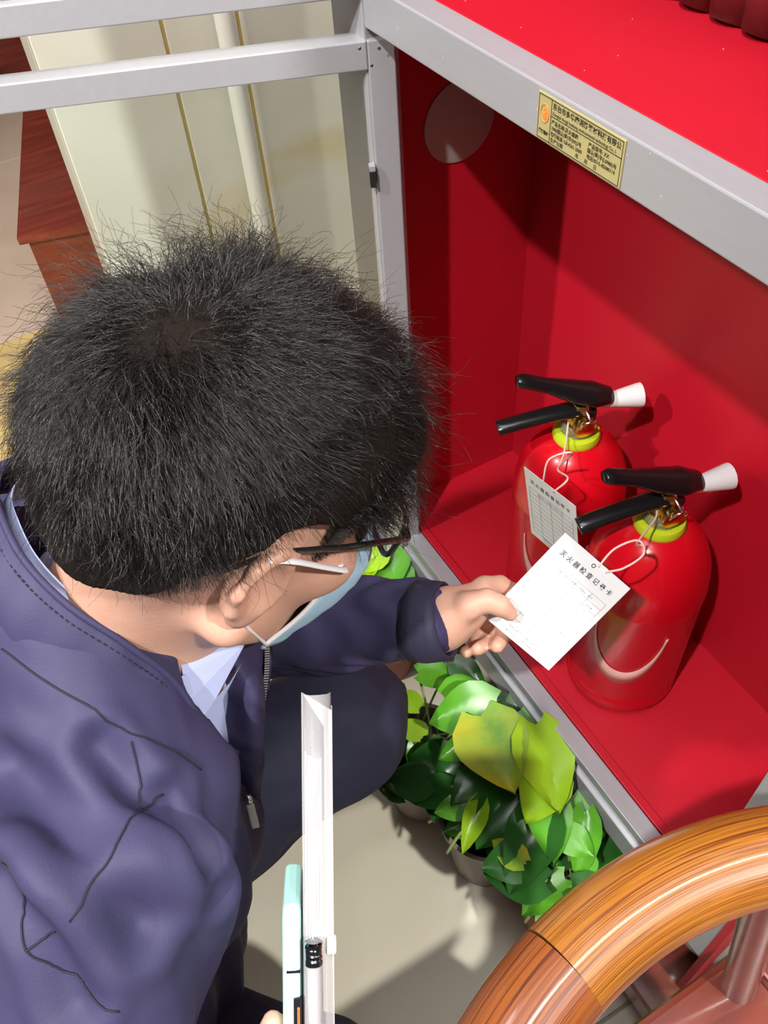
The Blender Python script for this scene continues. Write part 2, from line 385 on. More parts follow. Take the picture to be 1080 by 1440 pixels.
# low dark red wooden furniture beyond the marble wall
t = thing('wooden_bench', 'low dark red wooden bench beyond the end of the marble wall', 'bench', (-1.5, -.2, GZ))
Mx = T(-1.16, -.30, 0) @ Matrix.Rotation(math.radians(164.8), 4, 'Z')
MB().box((0, -.45, -.02), (1.7, 0, .0), Mx).build('top', M['redwood'], t, bevel=.004)
MB().box((.01, -.44, GZ + .02), (1.68, -.02, -.02), Mx).build('body', M['redwood'], t)
MB().box((.03, -.42, GZ), (1.66, -.04, GZ + .02), Mx).build('plinth', M['redwood'], t)
t = thing('wooden_screen', 'tall dark red wooden screen panel far behind the aluminium door', 'screen', (-2.96, .0, GZ))
MB().box((-2.99, -1.4, GZ + .02), (-2.95, 1.2, .9)).build('panel', M['redwood'], t)
for y in (-1.42, -.1, 1.2): MB().box((-3.0, y, GZ), (-2.93, y + .05, .95)).build('post', M['redwood'], t)
MB().box((-3.0, -1.42, .9), (-2.93, 1.25, .95)).build('rail', M['redwood'], t)

# ------------------------------------------------------------------ cabinet
D = .247; XW = .682; ZT = 1.38
cab = thing('fire_cabinet', 'two-tier red fire equipment cabinet with aluminium frame and open glass doors', 'cabinet', (.33, .12, GZ))
for (x0, x1, y0, y1) in ((-.006, .058, 0, .036), (XW - .004, XW + .042, 0, .036)):
    MB().box((x0, y0, -.072), (x1, y1, ZT)).build('post', M['alu'], cab, bevel=.002)
def rail(name, x0, x1, z0, z1, y0=0., y1=.026):
    return MB().box((x0, y0, z0), (x1, y1, z1)).build(name, M['alu'], cab, bevel=.0015)
rail('middle_rail', .060, XW - .006, .7254, .7634)
rail('top_rail', .060, XW - .006, ZT - .05, ZT)
# sill rail with groove
prof = [(.029, 0), (.006, 0), (.006, -.016), (.013, -.018), (.013, -.026), (.002, -.029), (.002, -.072), (.029, -.072)]
MB().prism([(.060, y, z) for y, z in prof][::-1], (XW - .066, 0, 0)).build('sill_rail', M['alu'], cab, bevel=.001)
MB().box((0, .030, -.018), (XW + .04, D, -.001)).build('floor_panel', M['red'], cab)
MB().box((.060, .030, -.002), (XW - .006, .041, .0022)).build('panel_lip', M['red'], cab, bevel=.001)
MB().box((0, .0262, .7434), (XW + .04, D, .7630)).build('shelf_panel', M['red'], cab, bevel=.001)
MB().box((-.004, D, GZ + .05), (XW + .045, D + .008, ZT)).build('back_panel', M['red'], cab)
MB().box((XW + .042, .0, GZ + .05), (XW + .05, D, ZT)).build('side_panel', M['red'], cab)
MB().box((-.006, .036, GZ + .05), (.0, D + .008, ZT)).build('side_panel', M['red'], cab)
MB().box((0, .03, ZT - .02), (XW + .04, D, ZT)).build('roof_panel', M['red'], cab)
MB().box((.058, .175, GZ + .02), (XW, .185, -.02)).build('kick_panel', M['alu_dark'], cab)
MB().lathe([(.046, 0), (.046, .0012), (.043, .002), (.0, .002)], 40, frame((.0005, .140, .578), (0, 1, 0), (0, 0, 1))).build('hole_cover', M['alu_dark'], cab, smooth=True, angle=40)
for x, z in ((.03, .7), (.03, .05)): MB().lathe([(.004, 0), (.004, .001), (.0015, .0025)], 12, frame((x, -.0002, z), (1, 0, 0), (0, 0, 1))).build('screw', M['steel'], cab)
for x, y in ((.0, .05), (.58, .05), (.0, .19), (.58, .19)): MB().box((x, y, GZ), (x + .05, y + .04, -.02)).build('foot', M['alu_dark'], cab, bevel=.002)
# nameplate
pl = MB().box((.319, -.0012, .7275), (.4105, 0, .7600)).build('nameplate', M['plate'], cab, bevel=.0004)
def pt(body, size, x, z, bold=0., al='LEFT', m='plate_ink', sq=1.): return text(body, size, (x, -.0012, z), (1, 0, 0), (0, 0, 1), M[m], pl, 'lettering', bold, .0002, al, sq)
b = MB()
for (x0, x1, z0, z1) in ((.3205, .409, .7585, .7589), (.3205, .409, .7287, .7291), (.3205, .3209, .7287, .7589), (.4086, .409, .7287, .7589), (.3345, .3349, .7287, .7589), (.3345, .409, .7475, .7479)):
    b.box((x0, -.0015, z0), (x1, -.0011, z1))
b.build('ruled_lines', M['plate_ink'], pl)
pt('东台市多华康消防器材科技有限公', .0049, .3360, .7533, .00012, sq=.97)
pt('Dongtai dongji huakang environmental technology Co., L', .0034, .3362, .7490, .00004, sq=.86)
pt('产品名称:灭火器箱', .0036, .3358, .7430, .00008); pt('产品型号: XX', .0036, .3760, .7430, .00008)
pt('1006国认(鉴)字(09)2号', .0036, .3358, .7389, .00008, sq=.95); pt('国认(鉴)字(L0980)号', .0036, .3755, .7389, .00008, sq=.95)
pt('执行标准 GB:4361-2009', .0036, .3358, .7348, .00008, sq=.95); pt('电话:0515-85080119', .0036, .3755, .7348, .00008, sq=.95)
pt('生产日期', .0036, .3358, .7305, .00008); pt('年      月      日', .0036, .3640, .7305, .00008)
pt('消防器材', .0030, .3277, .7328, .00015, 'CENTER', sq=.95)
b = MB(); b.tube([(.3277 + .0045 * math.cos(a), -.0014, .7470 + .0062 * math.sin(a)) for a in np.linspace(0, 2 * math.pi, 24, endpoint=False)], .0004, 6, closed=True)
b.sphere((.3277, -.0013, .7500), (.0013, .0003, .0014)); b.sphere((.3277, -.0013, .7450), (.0022, .0003, .0028)); b.sphere((.3290, -.0013, .7478), (.0008, .0003, .0022))
b.build('emblem', M['orange'], pl, smooth=True)
# specks of wear on the shelf and rail
b = MB()
for i in range(9):
    x, y = random.uniform(.1, .5), random.uniform(.03, .14); b.box((x, y, .763), (x + random.uniform(.0004, .0012), y + random.uniform(.0004, .0014), .7633))
for i in range(16):
    x, z = random.uniform(.07, .5), random.uniform(.727, .761); b.box((x, -.0002, z), (x + .0008, .0002, z + random.uniform(.0008, .002)))
b.build('paint_specks', M['decal'], cab)['kind'] = 'stuff'

# doors standing open (about 112 degrees)
hd = Vector((math.cos(math.radians(-112)), math.sin(math.radians(-112)), 0)); nd = Vector((-hd.y, hd.x, 0)) * -1  # nd points away from the camera side
P0 = Vector((.0605, 0.0, 0))
def door(z0, z1, stile_from, name='glass_door', wd=.56, rh=.026, sw=.026, th=.024):
    def bx(b, h0, h1, za, zb, n0=0., n1=None):
        n1 = th if n1 is None else n1
        mx = Matrix(((hd.x, nd.x, 0, P0.x), (hd.y, nd.y, 0, P0.y), (0, 0, 1, 0), (0, 0, 0, 1)))
        b.box((h0, n0, za), (h1, n1, zb), mx); return b
    d = bx(MB(), stile_from, stile_from + sw, z0, z1).build(name, M['alu'], cab, bevel=.0015)
    bx(MB(), wd - sw, wd, z0, z1).build('stile', M['alu'], d, bevel=.0015)
    bx(MB(), stile_from + sw, wd - sw, z1 - rh, z1).build('rail', M['alu'], d, bevel=.0015)
    bx(MB(), stile_from + sw, wd - sw, z0, z0 + rh).build('rail', M['alu'], d, bevel=.0015)
    bx(MB(), stile_from + sw - .004, wd - sw + .004, z0 + rh - .004, z1 - rh + .004, .010, .014).build('glass_pane', M['glass'], d)
    return d, bx
d1, bx = door(-.004, .714, -.027)
bx(MB(), .0, .006, .575, .592, -.006, .004).build('door_catch', M['rubber'], d1)
bx(MB(), .0, .006, .592, .597, -.005, .004).build('catch_clip', M['alu'], d1)
b = MB()
for h, z in ((-.012, .706), (-.004, .692), (.006, .708), (-.02, .699)):
    p = P0 + hd * h; b.lathe([(.0016, 0), (.0012, .0008), (0, .001)], 10, frame((p.x, p.y, z), hd, (0, 0, 1)) @ T(0, 0, 0))
b.build('rivet', M['steel'], d1, smooth=True)
d2, _ = door(.750, 1.36, -.004)

# pleated cloth in the upper compartment
rows = []
xs = np.linspace(.18, .655, 120)
for k, z in enumerate((.7645, .80, .9, 1.05, 1.2)):
    rows.append([(x, .172 + .014 * abs(math.sin((x - .30) * math.pi / .034)) ** .7 * -1 + .004 * math.sin(x * 9 + k), z + (.004 * abs(math.sin((x - .30) * math.pi / .034)) if k == 0 else 0)) for x in xs])
o = MB().grid(rows).build('pleated_cloth', M['cloth'], smooth=True, solid=.003)
tag(o, 'dark red pleated cloth standing along the back of the red upper shelf', 'cloth')

# ------------------------------------------------------------------ extinguishers
def extinguisher(x, y, label, hdir):
    t = thing('fire_extinguisher', label, 'fire extinguisher', (x, y, 0), 'fire extinguishers in the cabinet')
    q = Vector((x, y, 0)); A = T(x, y, 0)
    R0 = .0695
    prof = [(.060, .0), (.0655, .003), (R0 + .0004, .009), (R0 + .0004, .030), (R0 - .0006, .032), (R0, .035), (R0, .205), (R0 + .0006, .208), (R0 + .0006, .212)]
    for k in range(1, 15):
        a = k / 14 * math.pi / 2 * .93; prof.append((.010 + (R0 - .010) * math.cos(a) ** .9, .212 + .092 * math.sin(a)))
    MB().lathe(prof, 64, A).build('cylinder_body', M['ext'], t, smooth=True, angle=50)
    MB().lathe([(.020, .299), (.0275, .301), (.0285, .305), (.026, .311), (.018, .313), (.015, .312)], 40, A).build('neck_collar', M['lime'], t, smooth=True, angle=50)
    v = MB().lathe([(.012, .305), (.0165, .313), (.0165, .322), (.013, .324), (.013, .345), (.009, .352), (.0, .353)], 6, A).build('valve', M['brass'], t, bevel=.0008)
    h = Vector(hdir).normalized(); s = Vector((-h.y, h.x, 0))
    F = frame((x, y, 0), h, s)
    g = MB()
    # clear gauge dish facing the side towards the room
    gd = Matrix.Translation(q + s * .017 + Vector((0, 0, .330))) @ s.to_track_quat('Z', 'Y').to_matrix().to_4x4()
    MB().lathe([(.0115, -.004), (.0125, .0), (.0125, .004), (.011, .005), (0., .0055)], 28, gd).build('gauge', M['brass'], v, smooth=True, angle=40)
    MB().lathe([(.0165, .308), (.0200, .312), (.0200, .328), (.0192, .328), (.0188, .313)], 32, A, cap=False).build('seal_ring', M['clear'], t, smooth=True)
    def lever(pts, rad, name, wid):
        p = [F @ Vector((a, 0, z)) for a, z in pts]
        return MB().tube(catmull(p, 5), np.interp(np.linspace(0, 1, (len(p) - 1) * 5 + 1), np.linspace(0, 1, len(rad)), rad), 14, (1, wid)).build(name, M['black'], t, smooth=True)
    lever([(-.016, .338), (.004, .343), (.03, .342), (.060, .338), (.088, .333), (.096, .331)], [.007, .008, .0076, .0072, .0072, .0068], 'carry_handle', 1.5)
    lever([(-.032, .358), (-.012, .363), (.012, .372), (.042, .386), (.068, .397), (.077, .399)], [.009, .0135, .0120, .0078, .0074, .0055], 'squeeze_lever', 1.35)
    n = MB(); c0 = F @ Vector((-.022, 0, .350)); c1 = F @ Vector((-.070, 0, .351)); dn = (c1 - c0).normalized()
    fm = Matrix.Translation(c0) @ dn.to_track_quat('Z', 'Y').to_matrix().to_4x4(); L = (c1 - c0).length
    MB().lathe([(.0070, 0), (.0075, .006), (.009, L * .3), (.0140, L * .92), (.0142, L), (.011, L * .995), (.006, L * .5)], 28, fm).build('nozzle', M['nozzle'], t, smooth=True, angle=50)
    r = MB(); cc = q + s * .022 + h * -.004 + Vector((0, 0, .334))
    r.tube([cc + h * (.009 * math.cos(a)) + (s * .4 + Vector((0, 0, 1))).normalized() * (.012 * math.sin(a)) for a in np.linspace(0, 2 * math.pi, 28, endpoint=False)], .0013, 8, closed=True)
    r.tube([q + s * .026 + Vector((0, 0, .346)) + h * -.004, q - s * .018 + Vector((0, 0, .350)) + h * -.004], .0014, 8)
    r.build('safety_pin', M['steel'], t, smooth=True)
    # crescent print on the cylinder, towards the room
    rows = []; a0 = math.atan2(-.60, .36)
    for k in range(33):
        u = k / 32; ang = math.pi * (1.0 + .95 * u); cx, cz = .042 * math.cos(ang) + .012, .092 * math.sin(ang) + .018 * u
        wd = .003 + .013 * math.sin(math.pi * u ** .85) ** 1.6
        row = []
        for e in (-.5, .5):
            rr = 1 + e * wd / .050
            th = a0 + (cx * rr) / R0; row.append((x + (R0 + .0008) * math.cos(th), y + (R0 + .0008) * math.sin(th), .172 + cz * rr))
        rows.append(row)
    MB().grid(rows).build('crescent_print', M['decal'], t, smooth=True, solid=.0006)
    return t
extinguisher(.256, .140, 'red fire extinguisher at the back of the cabinet, near its corner', (-.36, -.93, 0))
extinguisher(.410, .131, 'red fire extinguisher nearer the camera, behind the tag being read', (-.25, -.97, 0))

# ------------------------------------------------------------------ inspection tags
def card_tag(name_label, TL, TR, BL, loop_pts, marks):
    TL, TR, BL = Vector(TL), Vector(TR), Vector(BL); ux = (TR - TL); wd = ux.length; ux.normalize(); uy = (TL - BL); uy = (uy - ux * uy.dot(ux)); ln = uy.length; uy.normalize(); uz = ux.cross(uy)
    t = thing('inspection_tag', name_label, 'tag', TL + ux * wd / 2 - uy * ln / 2, 'inspection tags')
    F = frame(TL, ux, uy)
    MB().box((0, -ln, -.0006), (wd, 0, 0), F).build('card', M['card'], t, bevel=.0003)
    def tx(s, size, x, y, m='ink', al='CENTER', bold=0, sq=1): return text(s, size, F @ Vector((x, y, 0)), ux, uy, M[m], t, 'lettering', bold, .0002, al, sq)
    tx('灭 火 器 检 查 记 录 卡', wd * .078, wd * .50, -ln * .165, bold=.00012)
    b = MB()
    for k in range(11):
        y = -ln * (.24 + k * .066); b.box((wd * .07, y - .00012, .0001), (wd * .93, y + .00012, .0003), F)
    for x in (.07, .27, .5, .72, .93): b.box((wd * x - .00012, -ln * .90, .0001), (wd * x + .00012, -ln * .24, .0003), F)
    b.build('ruled_table', M['pale_ink'], t)
    tx('检查日期   检查情况   检查人   备注', wd * .034, wd * .5, -ln * .285, 'pale_ink')
    tx('使用说明:压力正常  外观完好', wd * .036, wd * .5, -ln * .925, 'pale_ink'); tx('每月检查一次  请勿随意移动', wd * .036, wd * .5, -ln * .965, 'pale_ink')
    for k, s in marks: tx(s, wd * .05, wd * .80, -ln * (.285 + .066 * k) - .0008, 'pale_ink')
    b = MB(); b.lathe([(.0022, 0), (.0022, .0004), (.0013, .0004)], 16, F @ T(wd * .5, -ln * .055, 0), cap=False); b.build('eyelet', M['steel'], t)
    for lp in loop_pts: MB().tube(catmull(lp, 6), .0011, 8).build('string', M['string'], t, smooth=True)
    return t
TL, TR, BL = Vector((.427, -.018, .400)), Vector((.486, .018, .354)), Vector((.430, -.106, .332))
mid = TL * .45 + TR * .55
card_tag('white inspection tag held up in the fingers of the man', TL, TR, BL,
         [[mid + (BL - TL) * .04, mid + Vector((-.004, .018, .006)), mid + Vector((.002, .040, .010)), mid + Vector((.012, .040, .000)), mid + Vector((.012, .018, -.006)), mid + (BL - TL) * .04 + Vector((.006, .004, -.004))],
          [mid + Vector((.006, .042, .006)), Vector((.446, .060, .352)), Vector((.424, .105, .338)), Vector((.412, .118, .336))]],
         [(k, s) for k, s in enumerate(('', '6.14', '3', '1.5', '.', '12.3', '4.9', ''))])
TL, TR, BL = Vector((.290, .038, .336)), Vector((.3725, .043, .346)), Vector((.272, .046, .224))
mid = (TL + TR) / 2
card_tag('white inspection tag hanging unheld from the rear extinguisher', TL, TR, BL,
         [[mid + Vector((-.010, 0, -.003)), mid + Vector((-.018, .012, .018)), mid + Vector((-.004, .030, .030)), Vector((.300, .078, .318)), mid + Vector((.012, .014, .014)), mid + Vector((.008, 0, -.003))],
          [Vector((.300, .078, .318)), Vector((.285, .098, .318)), Vector((.266, .116, .326)), Vector((.258, .123, .332))]], [])

# ------------------------------------------------------------------ the man
HO = np.array([.4155, -.3069, .6218]); HA = np.array([[.022, .849, -.528], [.077, .525, .847], [.996, -.06, -.053]])   # forward, up, right of the head
HA[0] /= np.linalg.norm(HA[0]); HA[1] -= HA[0] * (HA[0] @ HA[1]); HA[1] /= np.linalg.norm(HA[1]); HA[2] = np.cross(HA[0], HA[1])
if HA[2][0] < 0: HA[2] *= -1
def hp(a, b, c): return HO + (a * HA[0] + b * HA[1] + c * HA[2]) / 100
man = thing('person', 'dark-haired man in a navy jacket and face mask squatting before the red cabinet', 'person', (.42, -.45, GZ))
B = Field((.13, -.74, GZ), (.80, -.02, .79), .003)
cm = lambda *r: np.array(r) / 100
B.ell(hp(-1, 3, 0), cm(9.8, 9.2, 7.6), HA)
B.ell(hp(3.6, -3.5, 0), cm(5.6, 8.0, 6.1), HA, .02)
for s_ in (-1, 1):
    B.cone(hp(.5, -6.5, 5.6 * s_), hp(7, -10.2, 2 * s_), .017, .018, .02)
    B.ell(hp(6.2, -2, 4.4 * s_), cm(2.6, 2.4, 2.2), HA, .02)
    B.cone(hp(8.2, 3.5, .8 * s_), hp(7.2, 3.6, 4.6 * s_), .011, .010, .012)
    B.ell(hp(9.2, 1.7, 3.2 * s_), cm(1.5, 1.0, 1.6), HA, .008, 'sub')
    B.ell(hp(9.6, -2.6, 1.2 * s_), cm(1.1, .8, .8), HA, .006)
    # ear: bowl with helix, lobe
    B.ell(hp(-.6, -.5, 7.7 * s_), cm(2.2, 3.3, .95), HA, .004)
    B.ell(hp(-.2, -.4, 8.4 * s_), cm(1.2, 2.0, .75), HA, .004, 'sub')
    hel = [hp(.9, .3, 7.4 * s_), hp(.7, 2.0, 7.8 * s_), hp(-.6, 2.8, 8.3 * s_), hp(-2.1, 1.9, 8.8 * s_), hp(-2.6, 0, 8.9 * s_), hp(-2.0, -2.0, 8.4 * s_), hp(-.9, -3.3, 7.9 * s_)]
    B.chain(hel, [.0036, .0040, .0042, .0042, .004, .004, .005], .005)
    B.ell(hp(-.4, -3.6, 7.5 * s_), cm(1.0, 1.1, .6), HA, .006)
    B.cone(hp(.8, -1.2, 7.4 * s_), hp(.9, .0, 7.5 * s_), .004, .003, .004)
B.cone(hp(9.0, 2.2, 0), hp(11.0, -2.4, 0), .008, .011, .012)
B.ell(hp(8.8, -10.2, 0), cm(2.0, 1.9, 2.4), HA, .02)
B.ell(hp(9.5, -5.9, 0), cm(.9, .6, 2.4), HA, .006); B.ell(hp(9.5, -7.0, 0), cm(.9, .7, 2.1), HA, .006)
B.cone(hp(10.4, -6.4, -2.2), hp(10.4, -6.4, 2.2), .0022, .0022, .003, 'sub')
NB = np.array([.365, -.405, .48])
B.cone(hp(-3.6, -3, -.3), NB, .053, .060, .03)
B.cone(hp(1, -5, -.3), NB + [0, .02, -.02], .040, .052, .03)
B.cone((.375, -.44, .42), (.41, -.57, .02), .095, .115, .05)
B.cone((.25, -.435, .415), (.52, -.475, .425), .05, .05, .05)
B.cone((.235, -.43, .42), (.225, -.31, .205), .045, .038, .03)
WR = [(.225, -.31, .205), (.33, -.215, .29), (.392, -.171, .331), (.415, -.143, .342)]
B.chain(WR, [.034, .031, .0235, .0235], .008)
# left hand: palm, thumb in front of the card, index behind it, three fingers curled under
B.chain([(.410, -.148, .338), (.416, -.120, .338)], [.024, .020], .02)
B.cone((.412, -.140, .350), (.414, -.108, .344), .017, .0135, .015)
B.cone((.416, -.146, .326), (.413, -.122, .312), .019, .014, .015)
B.chain([(.421, -.139, .351), (.428, -.125, .365), (.435, -.110, .3715), (.4435, -.101, .3665), (.4505, -.094, .3560)], [.0135, .0125, .0098, .0088, .0075], .007)
B.chain([(.409, -.112, .345), (.4085, -.094, .350), (.412, -.078, .345), (.420, -.068, .335), (.434, -.060, .328)], [.0105, .0095, .0085, .008, .007], .005)
B.chain([(.411, -.114, .333), (.409, -.092, .326), (.417, -.078, .302), (.433, -.083, .291), (.444, -.101, .297)], [.011, .0098, .0088, .0082, .0075], .004)
B.chain([(.412, -.120, .322), (.405, -.100, .311), (.414, -.088, .285), (.429, -.099, .281), (.4345, -.117, .293)], [.0105, .0095, .0086, .008, .0073], .004)
B.chain([(.414, -.128, .312), (.406, -.112, .298), (.413, -.102, .279), (.4225, -.113, .275), (.4275, -.127, .285)], [.0095, .0085, .0075, .007, .0065], .004)
# right arm and hand
B.chain([(.535, -.475, .435), (.69, -.60, .25), (.705, -.52, .29), (.712, -.455, .30)], [.045, .040, .033, .028], .02)
B.chain([(.714, -.452, .296), (.701, -.436, .34), (.700, -.432, .362)], [.026, .027, .022], .02)
for ch in ([(.707, -.434, .382), (.682, -.437, .411), (.669, -.427, .44), (.664, -.417, .4525)], [(.703, -.436, .359), (.677, -.44, .388), (.664, -.429, .418), (.661, -.42, .43)],
           [(.70, -.438, .335), (.673, -.442, .366), (.659, -.431, .396), (.657, -.422, .406)], [(.697, -.44, .315), (.669, -.443, .346), (.655, -.432, .377), (.654, -.425, .385)]):
    B.chain(ch, [.0105, .0092, .0083, .0072], .004)
B.chain([(.711, -.429, .35), (.716, -.401, .370), (.711, -.388, .399), (.702, -.386, .420)], [.014, .0115, .0098, .0078], .006)
# legs
for hip, kn, an, to in (((.33, -.585, .0), (.322, -.235, .075), (.225, -.355, -.255), (.215, -.19, -.295)), ((.52, -.585, .0), (.655, -.435, .01), (.60, -.50, -.25), (.69, -.42, -.295))):
    B.chain([hip, kn], [.085, .06], .04); B.chain([kn, an], [.055, .035], .02); B.chain([an, to], [.035, .028], .02)
V, Q = B.mesh(2); body = link('body', mesh_from('body', V, Q), M['skin'], man, True)
bodyT = BVHTree.FromPolygons([tuple(v) for v in V], [tuple(q) for q in Q.tolist()])
for s_ in (-1, 1):
    e = MB().sphere(hp(7.7, 1.7, 3.2 * s_), .0118).build('eye', M['eye'], man, smooth=True)
    MB().sphere(hp(8.72, 1.6, 3.2 * s_), .0042).build('iris', M['iris'], e, smooth=True)
for s_ in (-1, 1): MB().tube([hp(9.0, 4.0, 1.4 * s_), hp(9.1, 4.5, 2.8 * s_), hp(8.1, 4.2, 4.9 * s_)], [.0022, .003, .0014], 8).build('eyebrow', M['scalp_hair'], man, smooth=True)
MB().tube([hp(10.15, -6.1, -2.2), hp(10.55, -5.9, 0), hp(10.15, -6.1, 2.2)], [.001, .0034, .001], 8).build('lips', M['lip'], man, smooth=True)

# hair: a dark mass close to the skull carrying the strands
H = Field((.22, -.52, .48), (.62, -.10, .86), .003)
H.ell(hp(-1.2, 4.4, 0), cm(10.9, 9.4, 8.9), HA)
H.ell(hp(-6.0, .5, 0), cm(6.0, 7.0, 7.6), HA, .02)
H.ell(hp(3.5, 7.0, 0), cm(7.0, 6.0, 7.6), HA, .02)
def keep(lim_a, lim_b):   # cut away below the hairline
    def fn(X, Y, Z):
        q = [(X - HO[0]) * HA[i][0] + (Y - HO[1]) * HA[i][1] + (Z - HO[2]) * HA[i][2] for i in range(3)]
        lim = np.interp(q[0] * 100, [-12, -9, -6, -3.5, -1.5, .5, 2.5, 3.0, 4.6, 5.2, 7, 9, 11], [-3.6, -3.1, -1.0, 2.4, 4.8, 5.2, 4.6, 4.4, 4.4, 5.4, 7.2, 8.0, 8.6]) / 100
        return lim - q[1]
    return fn
fnk = keep(0, 0)
Sx, X_, Y_, Z_ = H.win((.22, -.52, .48), (.62, -.10, .86)); H.F[Sx] = np.maximum(H.F[Sx], fnk(X_, Y_, Z_).astype(np.float32))
V, Q = H.mesh(2); Nn = normals(V, Q); V = V + Nn * (waves(V, 3, 130, 8) * .0016)[:, None]
hair = link('hair', mesh_from('hair', V, Q), M['scalp_hair'], man, True)

def strands(n, seed, wavy=0):
    r = np.random.default_rng(seed); d = r.normal(size=(n * 3, 3)); d /= np.linalg.norm(d, axis=1, keepdims=True)
    cen = np.array([-1.2, 4.0, 0]); rad = np.array([10.4, 9.3, 8.5])
    p = cen + d * rad
    LX, LY = [-12, -9, -6, -3.5, -1.5, .5, 2.5, 3.0, 4.6, 5.2, 7, 9, 11], [-3.4, -2.9, -.8, 2.5, 5.0, 5.5, 4.6, -1.8, -1.8, 5.6, 7.4, 8.2, 8.8]; lim = np.interp(p[:, 0], LX, LY)
    p = p[p[:, 1] > lim][:n]; n = len(p)
    sb = (p[:, 0] > 2.8) & (p[:, 0] < 4.8) & (p[:, 1] < 5); p[sb, 2] *= .90
    nrm = (p - cen) / rad ** 2; nrm /= np.linalg.norm(nrm, axis=1, keepdims=True)
    wh = np.array([-6.4, 11.2, .6]); g = p - wh; dist = np.linalg.norm(g, axis=1, keepdims=True); g /= dist + 1e-6
    sw = np.cross(nrm, g); g = g * .95 + sw * .45; g -= nrm * (g * nrm).sum(1, keepdims=True); g /= np.linalg.norm(g, axis=1, keepdims=True) + 1e-6
    # clumps: hairs share a random lean with their neighbours
    cl = r.normal(size=(190, 3)); cpos = cen + (lambda q: q / np.linalg.norm(q, axis=1, keepdims=True))(r.normal(size=(190, 3))) * rad
    who = ((p[:, None, :] - cpos[None]) ** 2).sum(2).argmin(1); lean = cl[who]
    top = np.clip((p[:, 1] - 2) / 9, 0, 1)[:, None]; front = np.clip((p[:, 0] - 2) / 7, 0, 1)[:, None]
    flat = np.clip(1 - (dist - .8) / 3.2, 0, 1)
    L = (3.5 + 1.5 * top - .3 * front) * r.uniform(.65, 1.25, (n, 1)) * (1 - .45 * flat)
    edge = (p[:, 1] - np.interp(p[:, 0], LX, LY))[:, None]; L = np.minimum(L, .55 + .62 * edge + r.uniform(0, .35, (n, 1)))
    L = np.where((p[:, :1] > -6) & (p[:, :1] < 3.5) & (edge < 6.5), np.minimum(L, .20 + .16 * edge + .07 * edge ** 2), L)
    L = np.where((p[:, :1] > 2.8) & (p[:, :1] < 4.9) & (p[:, 1:2] < 5), np.minimum(L, .9), L)
    lift = (.34 + .34 * top) * (1 - .5 * flat) + .10 * cl[who][:, :1]
    dr = nrm * lift + g * .85 + lean * (.44 + .5 * flat) + r.normal(size=(n, 3)) * (.12 + .8 * flat); dr /= np.linalg.norm(dr, axis=1, keepdims=True)
    down = np.array([0, 0, -1.]) @ HA.T
    ax = r.normal(size=(n, 3)); ax /= np.linalg.norm(ax, axis=1, keepdims=True); ph = r.uniform(0, 6.28, (n, 1)); curl = r.uniform(.10, .34, (n, 1)) * (.6 + .8 * (cl[who][:, 1:2] > 0))
    wild = (r.random((n, 1)) < .04); curl = np.where(wild, .8, curl); L = np.where(wild & (edge > 3), L * 1.55, L)
    if wavy: curl = curl * .5 + .62; L = np.minimum(L * 1.25, .4 + .8 * edge); ph = who[:, None] * 1.7 + r.uniform(0, .9, (n, 1)); ax = cl[who] + r.normal(size=(n, 3)) * .25; ax /= np.linalg.norm(ax, axis=1, keepdims=True); dr = nrm * (lift + .1) + g * .9 + lean * .6 + r.normal(size=(n, 3)) * .08; dr /= np.linalg.norm(dr, axis=1, keepdims=True)
    K = 12; pts = np.zeros((n, K, 3)); q = p.copy(); st = L / (K - 1)
    for k in range(K):
        pts[:, k] = q
        dr = dr + down * .085 + g * .05 + np.cross(ax, dr) * curl * np.sin(ph + k * .85) * 1.0
        e = ((q - cen) / (rad * 1.035)); inside = ((e ** 2).sum(1, keepdims=True) < 1.)
        dr = dr + nrm * np.where(inside, .35, -.03); dr /= np.linalg.norm(dr, axis=1, keepdims=True); q = q + dr * st
    return pts, K
def add_strands(name, n, seed, r0, wavy=0):
    pts, K = strands(n, seed, wavy); n = len(pts); W = HO + (pts.reshape(-1, 3) / 100) @ HA
    hc = bpy.data.hair_curves.new(name); hc.add_curves([K] * n)
    hc.attributes['position'].data.foreach_set('vector', W.astype(np.float32).ravel())
    ra = hc.attributes.get('radius') or hc.attributes.new('radius', 'FLOAT', 'POINT')
    rr = np.tile(np.linspace(1, .35, K), n) * r0; ra.data.foreach_set('value', rr.astype(np.float32))
    hc.materials.append(M['hair']); o = bpy.data.objects.new(name, hc); COL.objects.link(o); par(o, hair); o['kind'] = 'stuff'; return o
add_strands('hair_strands', 30000, 11, .00017); add_strands('wavy_strands', 11000, 12, .00020, 1)

